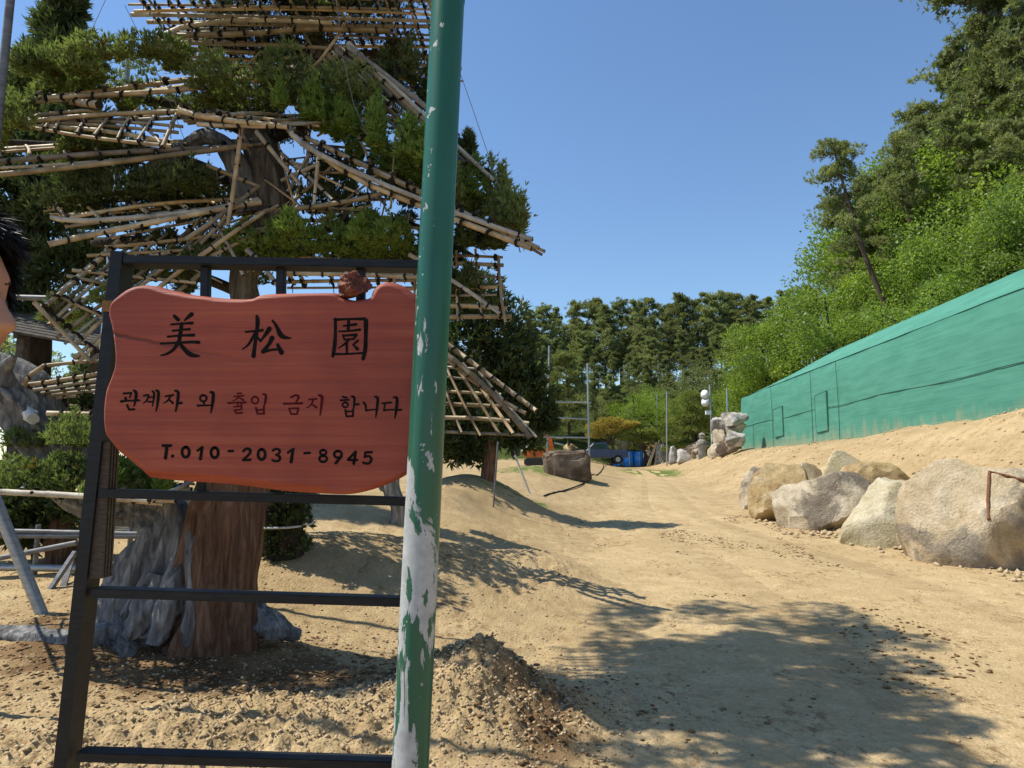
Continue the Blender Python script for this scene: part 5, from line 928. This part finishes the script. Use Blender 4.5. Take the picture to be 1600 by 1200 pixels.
def excavator():
    g = ground_hit(838, 712) if False else by_px(842, 41); org = simple('orange_machine_paint', (0.50, 0.10, 0.018), (0.66, 0.16, 0.03), 5, 0.45); blk = simple('machine_black', (0.02, 0.02, 0.022), (0.05, 0.05, 0.052), 8, 0.6)
    t = thing('mini_excavator', 'small orange excavator half hidden behind the flat-topped rock', 'excavator', g); Y = g.y
    def P_(dx, dy, dz): return g + Vector((dx, dy, dz))
    for sy in (-0.55, 0.55):
        m = MB(); pts = []
        ring = [(-0.85, 0.12), (-0.7, 0.02), (0.7, 0.02), (0.85, 0.12), (0.85, 0.36), (0.7, 0.46), (-0.7, 0.46), (-0.85, 0.36)]
        m.add([P_(x, sy - 0.16, z) for x, z in ring] + [P_(x, sy + 0.16, z) for x, z in ring], [tuple(range(8)), tuple(range(15, 7, -1))] + [(i, i + 8, (i + 1) % 8 + 8, (i + 1) % 8) for i in range(8)]); m.build('track', blk, t)
    m = MB(); m.box(P_(-0.75, 0, 0.75), P_(0.65, 0, 0.75), 1.25, 0.5); m.box(P_(-0.95, 0, 0.85), P_(-0.6, 0, 0.85), 1.15, 0.55); m.build('body', org, t)
    m = MB()
    for x in (-0.35, 0.5):
        for y in (-0.5, 0.1): m.box(P_(x, y, 1.0), P_(x * 0.92, y, 1.95), 0.06, 0.06, (0, 1, 0))
    m.box(P_(-0.42, -0.2, 1.98), P_(0.55, -0.2, 1.98), 0.72, 0.06); m.build('cab_frame', blk, t)
    bm_ = [at(862, 700, Y - 0.3), at(858, 682, Y - 0.4), at(850, 678, Y - 0.4), at(832, 679, Y - 0.4)]
    m = MB(); 
    for a_, b_, w_ in zip(bm_, bm_[1:], (0.34, 0.30, 0.26)): m.box(a_, b_, 0.22, w_, (0, -1, 0), ext=0.06)
    m.build('boom', org, t); m = MB(); m.box(at(831, 676, Y - 0.4), at(808, 702, Y - 0.4), 0.2, 0.42, (0, -1, 0)); m.build('arm', org, t)
    m = MB(); b0 = at(806, 704, Y - 0.4); m.add([b0 + Vector(p) for p in ((-.3, -.25, .1), (.25, -.25, .15), (.2, -.25, -.3), (-.2, -.25, -.4), (-.3, .25, .1), (.25, .25, .15), (.2, .25, -.3), (-.2, .25, -.4))], [(0, 1, 2, 3), (7, 6, 5, 4), (1, 5, 6, 2), (2, 6, 7, 3), (3, 7, 4, 0), (0, 4, 5, 1)]); m.build('bucket', blk, t)
    m = MB(); m.tube([at(868, 684, Y - 0.5), at(880, 684, Y - 0.5)], 0.06, 8); m.tube([at(866, 692, Y - 0.5), at(880, 695, Y - 0.5)], 0.05, 8); m.build('hydraulic_ram', M['galv'], t, True)
excavator()
def truck():
    g = by_px(936, 53); blue = simple('dark_blue_car_paint', (0.018, 0.035, 0.095), (0.03, 0.055, 0.14), 4, 0.3, bs=0, spec=0.6); blk = simple('tyre_rubber', (0.012, 0.012, 0.012), (0.03, 0.03, 0.03), 20, 0.85); gl = simple('dark_window_glass', (0.01, 0.012, 0.015), (0.02, 0.024, 0.03), 3, 0.08, bs=0, spec=0.8)
    t = thing('pickup_truck', 'dark blue pickup truck parked beyond the scaffold at the road end', 'truck', g)
    prof = [(-1.9, 0.45), (-1.95, 0.9), (-1.1, 1.0), (-0.55, 1.55), (0.45, 1.6), (0.65, 1.05), (2.0, 1.02), (2.0, 0.45)]
    m = MB(); n = len(prof); m.add([g + Vector((x, -0.8, z)) for x, z in prof] + [g + Vector((x, 0.8, z)) for x, z in prof], [tuple(range(n)), tuple(range(2 * n - 1, n - 1, -1))] + [(i, i + n, (i + 1) % n + n, (i + 1) % n) for i in range(n)])
    me = m.mesh('body'); bm = bmesh.new(); bm.from_mesh(me); bmesh.ops.recalc_face_normals(bm, faces=bm.faces[:]); bmesh.ops.bevel(bm, geom=bm.edges[:], offset=0.06, segments=3, affect='EDGES'); bm.to_mesh(me); bm.free(); link('body', me, t, [blue])
    m = MB(); m.add([g + Vector(p) for p in ((-0.92, -0.806, 1.08), (-0.5, -0.806, 1.47), (0.36, -0.806, 1.5), (0.5, -0.806, 1.08))], [(0, 1, 2, 3)]); m.build('side_window', gl, t)
    m = MB(); m.add([g + Vector(p) for p in ((-1.13, -0.66, 1.05), (-1.13, 0.66, 1.05), (-0.63, 0.6, 1.53), (-0.63, -0.6, 1.53))], [(0, 1, 2, 3)]); m.build('windscreen', gl, t)
    for x in (-1.25, 1.25):
        for y in (-0.72, 0.72):
            m = MB(); m.tube([g + Vector((x, y - 0.11, 0.33)), g + Vector((x, y + 0.11, 0.33))], 0.33, 18); w_ = m.build('wheel', blk, t); m = MB(); m.tube([g + Vector((x, y - 0.125, 0.33)), g + Vector((x, y + 0.125, 0.33))], 0.18, 12); r_ = m.build('rim', M['galv'], None); r_.parent = w_; r_.location = (0, 0, 0)
    m = MB(); m.box(g + Vector((-1.98, -0.6, 0.78)), g + Vector((-1.98, -0.3, 0.78)), 0.06, 0.14); m.build('headlight', M['ivory'], t); m = MB(); m.box(g + Vector((-1.98, 0.3, 0.78)), g + Vector((-1.98, 0.6, 0.78)), 0.06, 0.14); m.build('headlight', M['ivory'], t)
truck()
bl = simple('blue_plastic', (0.02, 0.20, 0.68), (0.05, 0.30, 0.80), 3, 0.4, bs=0.1); dk = simple('dark_sheet', (0.015, 0.016, 0.02), (0.035, 0.036, 0.04), 6, 0.6)
gb = ground_hit(980, 729)
for k, (dx, dy, lb) in enumerate(((-0.8, 0, 'blue plastic drum nearest the parked truck'), (0.05, -0.12, 'middle blue plastic drum with a grey strap'), (0.9, 0.05, 'blue plastic drum nearest the leaning poles'))):
    c = Vector((gb.x + dx, gb.y + dy, Hz(gb.x + dx, gb.y + dy))); t = thing('plastic_drum', lb, 'drum', c, 'blue drums at the road end'); m = MB(); prof = [(0.0, 0.26), (0.04, 0.30), (0.32, 0.31), (0.34, 0.325), (0.38, 0.325), (0.40, 0.31), (0.72, 0.31), (0.74, 0.325), (0.78, 0.325), (0.80, 0.31), (1.02, 0.29), (1.1, 0.2)]
    prof = [(z * 1.15, r_ * 1.3) for z, r_ in prof]; m.tube([c + Vector((0, 0, z)) for z, r_ in prof], [r_ for z, r_ in prof], 18); m.build('barrel', bl, t, True); m = MB(); m.tube([c + Vector((0, 0, 0.05)) + Vector((0.05, -0.425, 0)), c + Vector((0.05, -0.43, 0.7)), c + Vector((0.04, -0.41, 1.15))], 0.035, 6); m.build('strap', M['galv'], t, True)
m = MB(); V, T = rock_mesh('s', 5, (2.3, 0.9, 0.14), 0, 4, 0.2, 3); o = link('cover_sheet', np_mesh('cover_sheet', V + np.array([gb.x + 0.1, gb.y, gb.z + 1.30]), T, True), None, [dk]); tag(o, 'dark sheet draped over the tops of the blue drums', 'sheet')
def cloudpine(label, px, py, Y, rx, tiers, mat, seed, name='cloud_pine'):
    g = by_px(px, Y); t = thing(name, label, 'tree', g); rg = np.random.default_rng(seed); top = at(px, py, Y)
    limb('trunk', [g + Vector((0, 0, -0.2)), g.lerp(top, 0.35) + Vector((0.25, 0, 0)), g.lerp(top, 0.65) + Vector((-0.2, 0, 0)), top + Vector((0, 0, -0.25))], [0.16, 0.13, 0.10, 0.05], M['pinebark'], t, 14, 9, 0.2, seed)
    for (dx, dy, r, th) in tiers:
        c = np.array(at(px + dx, py + dy, Y + rg.uniform(-0.4, 0.4))); rr = r / F * Y; n_ = 520; u = rg.normal(0, 1, (n_, 3)); u /= np.linalg.norm(u, axis=1, keepdims=True); u *= rg.uniform(0.7, 1.15, (n_, 1)); u[:, 2] = np.abs(u[:, 2]) * np.where(rg.random(n_) < 0.8, 1, -0.6)
        V, Q = blades(c + u * np.array([rr, rr * 0.8, th]), u * 0.5 + [0, 0, 0.8], 6, 0.4, (0.10, 0.2), (0.03, 0.055), rg); link('foliage_pad', np_mesh('foliage_pad', V, Q), t, [M[mat]])
        s = g.lerp(top, 0.5); m = MB(); m.tube([s, Vector(c) * 0.5 + s * 0.5 + Vector((0, 0, -0.1)), Vector(c)], [0.06, 0.04, 0.02], 6); m.build('branch', M['pinebark'], t, True)
cloudpine('yellowed cloud-pruned pine behind the blue pickup', 953, 656, 58, 30, [(2, 4, 20, .35), (-18, 12, 18, .35), (18, 12, 20, .3), (-6, 20, 20, .3), (30, 8, 16, .25), (-24, 26, 13, .3)], 'yellowpine', 1)
cloudpine('spreading green pruned pine above the blue drums', 1003, 676, 58, 30, [(0, 0, 24, .4), (-18, 10, 18, .3), (20, 8, 18, .3), (8, 16, 22, .25), (-2, -8, 16, .4)], 'garden', 2)
cloudpine('rounded pruned pine between the leaning poles and loudspeaker pole', 1078, 622, 55, 40, [(0, 0, 16, .5), (-14, 16, 22, .6), (16, 18, 20, .6), (0, 32, 30, .6), (-24, 40, 20, .5), (24, 42, 18, .5), (-4, 52, 30, .4), (-26, 66, 16, .3), (-8, 78, 22, .3), (-30, 82, 14, .25)], 'garden', 3)
cloudpine('low clipped olive pine behind the stacked poles', 1020, 640, 60, 30, [(0, 0, 16, .5), (-14, 12, 16, .5), (12, 12, 14, .5), (0, 22, 22, .4)], 'garden', 4)
def pole_bundle():
    g = ground_hit(1026, 726); t = thing('pole_bundle', 'wigwam of pale poles and wrapped mesh leaning together by the drums', 'pole bundle', g); rg = random.Random(4); ti = simple('pale_timber', (0.38, 0.29, 0.18), (0.55, 0.45, 0.3), 9, 0.8, kind='World', perobj=.2)
    for k in range(16):
        a_ = rg.uniform(-1.1, 1.0); y_ = rg.uniform(-0.4, 0.4); b_ = g + Vector((a_ - 0.1, y_, -0.05)); b_.z = Hz(b_.x, b_.y) - 0.05; tp = g + Vector((0.25 + a_ * 0.35, y_ * 0.3, rg.uniform(1.6, 2.0))); m = MB(); m.box(b_, tp, 0.07, 0.05, (0, 1, 0.1)); m.build('pole', ti, t)
    m = MB(); n_ = 7; c = g + Vector((0.35, 0.1, 0))
    for k in range(14):
        a0 = k * 2 * math.pi / 14
        for s in (1, -1): m.tube([c + Vector((0.5 * math.cos(a0 + s * q * 2.2) * (1 - 0.25 * q), 0.5 * math.sin(a0 + s * q * 2.2) * (1 - 0.25 * q), 1.55 * q)) for q in np.linspace(0, 1, 9)], 0.022, 4)
    m.build('wire_mesh_wrap', M['galv'], t); m = MB(); m.tube([c + Vector((0, 0, z)) for z in (0, 0.6, 1.3, 1.6)], [0.47, 0.43, 0.36, 0.33], 14); m.build('wrapped_roll', simple('grey_roll', (0.2, 0.19, 0.17), (0.34, 0.33, 0.3), 8, 0.9), t, True)
pole_bundle()
stick('tall_post', 'tall thin grey post standing behind the leaning poles', 'post', (1027, 616), (1026, 722), 0.05, 'galv')
stick('tall_post', 'tall thin grey post with timber at its foot beside the pole wigwam', 'post', (1042, 612), (1042, 728), 0.055, 'galv')
stick('tall_post', 'thin grey post rising from the rock garden beside the shed', 'post', (1136, 606), (1138, 706), 0.05, 'galv')
def speaker_pole():
    g = ground_hit(1113, 712); Y = g.y; t = thing('loudspeaker_pole', 'grey pole carrying two white horn loudspeakers near the stone figure', 'pole', g); wh = simple('white_horn', (0.62, 0.63, 0.64), (0.78, 0.79, 0.8), 8, 0.45)
    m = MB(); m.tube([at(1109, 601, Y), g + Vector((0, 0, -0.3))], 0.055, 10); m.build('mast', M['galv'], t, True)
    for (px, py, dx) in ((1104, 617, -1), (1105, 629, -1)):
        c = at(px, py, Y); d_ = Vector((-0.75, -0.65, 0.05)).normalized(); m = MB(); prof = [(-0.28, 0.07), (-0.12, 0.08), (0.0, 0.12), (0.12, 0.2), (0.2, 0.27), (0.21, 0.28), (0.18, 0.25), (0.05, 0.1)]
        m.tube([c + d_ * s for s, r_ in prof], [r_ for s, r_ in prof], 18); m.build('horn', wh, t, True); m = MB(); m.box(c - d_ * 0.15, at(1110, py, Y), 0.05, 0.05); m.build('bracket', M['galv'], t)
    m = MB(); c = at(1106, 645, Y); m.box(c + Vector((-.16, -.1, 0)), c + Vector((.16, -.1, 0)), 0.2, 0.22); m.build('junction_box', wh, t)
    c = at(1113, 681, Y); m = MB(); m.box(c + Vector((0, -.06, -.3)), c + Vector((0, -.06, .1)), 0.14, 0.08, (0, 1, 0)); m.build('white_plate', wh, t)
speaker_pole()
def statue():
    g = ground_hit(1098, 715); t = thing('stone_figure', 'carved grey stone guardian figure with round cap near the loudspeaker pole', 'statue', g); s = (at(1098, 676, g.y).z - g.z) / 1.75
    m = MB(); prof = [(0.12, .30), (0.2, .33), (0.5, .31), (0.75, .33), (0.95, .37), (1.12, .38), (1.22, .33), (1.28, .2), (1.32, .19), (1.36, .235), (1.46, .255), (1.54, .25), (1.57, .30), (1.60, .30), (1.63, .25), (1.70, .2), (1.75, .08)]
    m.tube([g + Vector((0, 0, z * s)) for z, r_ in prof], [r_ * s for z, r_ in prof], 20, lump=0.06, seed=3, flat=0.85); m.build('figure', M['stone'], t, True)
    for sx in (-1, 1):
        m = MB(); m.tube([g + Vector(p) * s for p in ((sx * .36, -.02, 1.08), (sx * .40, -.14, .85), (sx * .2, -.32, .82 if sx > 0 else .98), (-sx * .02, -.35, .86 if sx > 0 else 1.0))], [.09 * s, .085 * s, .075 * s, .05 * s], 10); m.build('arm', M['stone'], t, True)
        m = MB(); m.tube([g + Vector(p) * s for p in ((sx * .09, -.2, 1.47), (sx * .09, -.25, 1.47))], [.05 * s, .035 * s], 10); m.build('eye', M['stone'], t, True)
    m = MB(); m.tube([g + Vector(p) * s for p in ((0, -.2, 1.48), (0, -.27, 1.42), (0, -.26, 1.39))], [.03 * s, .05 * s, .03 * s], 8); m.build('nose', M['stone'], t, True)
    m = MB(); m.box(g + Vector((-.38 * s, 0, 0.06)), g + Vector((.38 * s, 0, 0.06)), 0.6 * s, 0.24); m.build('plinth', M['stone'], t)
statue()
RK = [((1046, 1062, 700, 722), 724, 'rock_white'), ((1058, 1078, 704, 722), 723, 'rock_white'), ((1068, 1092, 694, 714), 716, 'rock_dark'), ((1080, 1096, 702, 716), 717, 'rock_grey'), ((1110, 1134, 688, 712), 713, 'rock_grey'), ((1122, 1148, 694, 712), 713, 'rock_dark'), ((1118, 1140, 668, 692), 712, 'rock_grey'), ((1134, 1160, 676, 696), 710, 'rock_white'), ((1114, 1140, 654, 674), 711, 'rock_white'), ((1136, 1162, 662, 680), 709, 'rock_mix'), ((1130, 1164, 646, 664), 708, 'rock_white'), ((1000, 1018, 704, 722), 724, 'rock_white'), ((1010, 1026, 690, 706), 722, 'rock_tan'), ((880, 902, 694, 706), 706, 'rock_tan'), ((966, 990, 688, 704), 716, 'rock_tan'), ((992, 1012, 686, 702), 716, 'rock_mix')]
RL = ['white jagged garden rock beside the tall post with timber', 'white garden rock next to the grass edge', 'dark brown rock behind the white garden rocks', 'grey garden rock beside the stone figure', 'grey rock at the foot of the rock garden beside the loudspeaker pole', 'dark low rock at the shed end of the rock garden', 'grey rock in the second course of the rock garden', 'white rock in the second course of the rock garden touching the shed', 'white rock in the third course by the loudspeaker pole', 'banded rock in the third course next to the shed end', 'long white capstone on top of the rock garden', 'white rock lying between the drums and the pole wigwam', 'tan rock heaped behind the pole wigwam', 'tan rubble rock behind the flat-topped rock', 'tan rock behind the covered blue drums', 'banded rock behind the covered blue drums']
for k, ((bb, by, mt), lb) in enumerate(zip(RK, RL)):
    g = ground_hit((bb[0] + bb[1]) / 2, by); Y = g.y + (0.3 * k % 1.0); wd = (bb[1] - bb[0]) / F * Y; ht = (bb[3] - bb[2]) / F * Y; c = at((bb[0] + bb[1]) / 2, (bb[2] + bb[3]) / 2, Y)
    V, T = rock_mesh('r', 300 + k, (wd * 1.25, wd * 1.2, ht * 1.3), 0, 11, 0.14, 4, 0.0, 0.7); tag(link('garden_rock', np_mesh('garden_rock', V + np.array(c), T, False), None, [M[mt]]), lb, 'rock', 'rocks in the yard')
# cable on the ground
q = [ground_hit(*p) for p in ((938, 712), (943, 729), (934, 742), (912, 756), (880, 768), (850, 776))]; q = [p + Vector((0, 0, 0.02)) for p in q]; q[0].z += 0.8
q = curve(q, 60); q = [Vector((p.x, p.y, max(p.z, Hz(p.x, p.y) + 0.02))) for p in q]; mb = MB(); mb.tube(q, 0.025, 6); tag(mb.build('ground_cable', M['cord'], None, True), 'black cable trailing over the soil from the pickup', 'cable')
# rusty bar on the largest boulder
dg = bpy.context.evaluated_depsgraph_get(); dg.update(); mb = MB(); big = next(o for o in C.objects if o.get('label', '').startswith('largest boulder'))
pts = []
for p in ((1545, 812), (1544, 780), (1546, 738), (1572, 744), (1600, 752), (1640, 764)):
    ok, loc, nr, _ = big.ray_cast(Vector((0, 0, CAMZ)), ray(*p).normalized()); pts.append(loc + nr * 0.012 if ok else at(*p, 9.9))
mb.tube(pts, 0.022, 7); tag(mb.build('rusty_bar', M['rust'], None, True), 'bent rusty iron bar lying against the largest boulder', 'bar')
# ------------------------------------------------------------------ the man at the left edge
def person():
    Yp = 1.06; nose = at(15, 506, Yp); gz = Hz(nose.x - 0.1, Yp); eye = at(2, 470, Yp)
    s = (eye.z - gz) / 1.62; H0 = Vector((nose.x - 0.125, Yp, gz))          # feet below; s scales a 1.74 m figure
    def P_(x, y, z): return H0 + Vector(((x - 0.10 * float(sst(np.array(-z), -1.5, -1.38))) * s, y * s, z * s))
    bm = bmesh.new()
    def blob(c, r, sub=3):
        m = Matrix.Translation(P_(*c)) @ Matrix.Diagonal((r[0] * s, r[1] * s, r[2] * s, 1)); bmesh.ops.create_icosphere(bm, subdivisions=sub, radius=1, matrix=m)
    def chain(pts):
        for (a, ra), (b, rb) in zip(pts, pts[1:]):
            n_ = max(2, int((Vector(a) - Vector(b)).length / (min(ra, rb) * 0.45)))
            for i in range(n_ + 1):
                q = i / n_; c = Vector(a).lerp(Vector(b), q); r_ = ra + (rb - ra) * q; blob(c, (r_, r_, r_), 2)
    # facing +x: x forward, y sideways
    blob((-0.02, 0, 1.0), (0.125, 0.175, 0.14)); blob((-0.015, 0, 1.12), (0.12, 0.16, 0.14)); blob((-0.02, 0, 1.27), (0.125, 0.175, 0.16)); blob((-0.035, 0, 1.38), (0.10, 0.185, 0.085)); blob((-0.03, 0, 0.90), (0.125, 0.17, 0.11))
    chain([((-0.035, 0, 1.42), 0.062), ((-0.01, 0, 1.52), 0.055)])
    for sy in (-1, 1):
        chain([((-0.04, sy * 0.185, 1.39), 0.068), ((-0.07, sy * 0.235, 1.10), 0.046), ((0.03, sy * 0.245, 0.87), 0.034)])
        blob((0.045, sy * 0.245, 0.80), (0.042, 0.018, 0.052))
        for k, (dx, ln) in enumerate(((0.030, 0.060), (0.012, 0.070), (-0.006, 0.066), (-0.022, 0.052))):
            chain([((0.045 + dx, sy * 0.245, 0.765), 0.0095), ((0.055 + dx, sy * 0.24, 0.765 - ln * 0.5), 0.0085), ((0.05 + dx, sy * 0.225, 0.765 - ln), 0.0075)])
        chain([((0.075, sy * 0.235, 0.82), 0.012), ((0.105, sy * 0.222, 0.79), 0.010), ((0.112, sy * 0.215, 0.765), 0.008)])
        chain([((-0.02, sy * 0.09, 0.92), 0.095), ((0.0, sy * 0.095, 0.50), 0.060), ((-0.03, sy * 0.10, 0.12), 0.040)])
        chain([((-0.05, sy * 0.10, 0.05), 0.045), ((0.13, sy * 0.115, 0.035), 0.034)])
    # head
    blob((0.0, 0, 1.645), (0.098, 0.078, 0.105)); blob((0.03, 0, 1.57), (0.068, 0.062, 0.075)); blob((0.062, 0, 1.525), (0.030, 0.036, 0.028)); blob((0.075, 0, 1.66), (0.022, 0.05, 0.018))
    chain([((0.095, 0, 1.625), 0.010), ((0.112, 0, 1.592), 0.013), ((0.117, 0, 1.583), 0.014)]); blob((0.105, 0.012, 1.58), (0.012, 0.010, 0.009), 2); blob((0.105, -0.012, 1.58), (0.012, 0.010, 0.009), 2)
    blob((0.092, 0, 1.553), (0.013, 0.024, 0.007), 2); blob((0.089, 0, 1.540), (0.013, 0.022, 0.008), 2)
    for sy in (-1, 1): blob((-0.012, sy * 0.080, 1.605), (0.018, 0.009, 0.030)); blob((0.06, sy * 0.042, 1.585), (0.028, 0.022, 0.026))
    me = bpy.data.meshes.new('tmp'); bm.to_mesh(me); bm.free(); o = bpy.data.objects.new('tmp_body', me); C.objects.link(o)
    r_ = o.modifiers.new('r', 'REMESH'); r_.mode = 'VOXEL'; r_.voxel_size = 0.0085; sm = o.modifiers.new('s', 'SMOOTH'); sm.iterations = 4; sm.factor = 0.5
    dg = bpy.context.evaluated_depsgraph_get(); dg.update(); me2 = bpy.data.meshes.new_from_object(o.evaluated_get(dg)); bpy.data.objects.remove(o)
    skin = simple('skin', (0.40, 0.20, 0.125), (0.48, 0.26, 0.165), 9, 0.5, bs=0.1, bd=0.001, spec=0.4); shirt = simple('dark_shirt', (0.012, 0.014, 0.02), (0.028, 0.03, 0.04), 40, 0.9); trou = simple('dark_trousers', (0.02, 0.021, 0.026), (0.045, 0.046, 0.055), 40, 0.9); shoe = simple('black_shoes', (0.012, 0.011, 0.011), (0.03, 0.028, 0.027), 20, 0.6)
    t = thing('person', 'person with short black hair in dark clothes standing in profile by the sign', 'person', (H0.x, H0.y, gz))
    for m_ in (skin, shirt, trou, shoe): me2.materials.append(m_)
    for p in me2.polygons:
        c = (p.center - H0) / s; z = c.z; hand = abs(c.y) > 0.2 and z < 0.875
        p.material_index = 0 if (z > 1.455 or hand) else (1 if (z > 0.96 or abs(c.y) > 0.205) else (3 if z < 0.085 else 2)); p.use_smooth = True
    b = bpy.data.objects.new('body', me2); C.objects.link(b); b.parent = t; b.location = -Vector(t.location)
    eyem = simple('eye_dark', (0.01, 0.008, 0.007), (0.02, 0.015, 0.012), 20, 0.15, bs=0, spec=0.6)
    for sy in (-1, 1):
        m = MB(); c = P_(0.074, sy * 0.036, 1.622); V, T = ICO[2]; m.add([c + Vector(v) * 0.0125 * s for v in V], [tuple(f_) for f_ in T]); m.build('eye', eyem, t, True)
        m = MB(); m.tube([P_(0.092, sy * 0.018, 1.650), P_(0.086, sy * 0.036, 1.655), P_(0.070, sy * 0.054, 1.650)], [0.003, 0.0035, 0.002], 6); m.build('eyebrow', eyem, t, True)
    rg = np.random.default_rng(8); n_ = 16000; u = rg.normal(0, 1, (n_, 3)); u /= np.linalg.norm(u, axis=1, keepdims=True)
    k = (u[:, 2] > -0.15 - 0.35 * (u[:, 0] < 0)) & ~((u[:, 0] > 0.45) & (u[:, 2] < 0.58)); u = u[k]
    c = np.array(P_(0.0, 0, 1.655)); P = c + u * np.array([0.112, 0.090, 0.112]) * s * rg.uniform(0.94, 1.08, (len(u), 1))
    fr = (u[:, 0:1] > 0.2); D_ = np.where(fr, np.array([[0.35, 0, -0.9]]), np.array([[-0.2, 0, -0.9]])) + rg.normal(0, 0.13, u.shape); A = D_ - u * (D_ * u).sum(1, keepdims=True) + u * 0.16; A /= np.linalg.norm(A, axis=1, keepdims=True)
    V, Q = blades(P, A, 4, 0.16, (0.022, 0.05), (0.0016, 0.0034), rg)
    Vc, Tc = ICO[4]; kc = (Vc[Tc].mean(1)[:, 2] > -0.12 - 0.35 * (Vc[Tc].mean(1)[:, 0] < 0)) & ~((Vc[Tc].mean(1)[:, 0] > 0.42) & (Vc[Tc].mean(1)[:, 2] < 0.45)); Tk = Tc[kc]; V2 = c + Vc * np.array([0.110, 0.089, 0.111]) * s
    hm = simple('black_hair', (0.004, 0.004, 0.004), (0.012, 0.011, 0.011), 40, 0.45, bs=0, spec=0.4); hb = MB(); hb.add([tuple(v) for v in V2], [tuple(int(i) for i in f_) for f_ in Tk]); hb.build('hair_mass', hm, t, True); link('hair', np_mesh('hair', V, Q), t, [hm])
person()
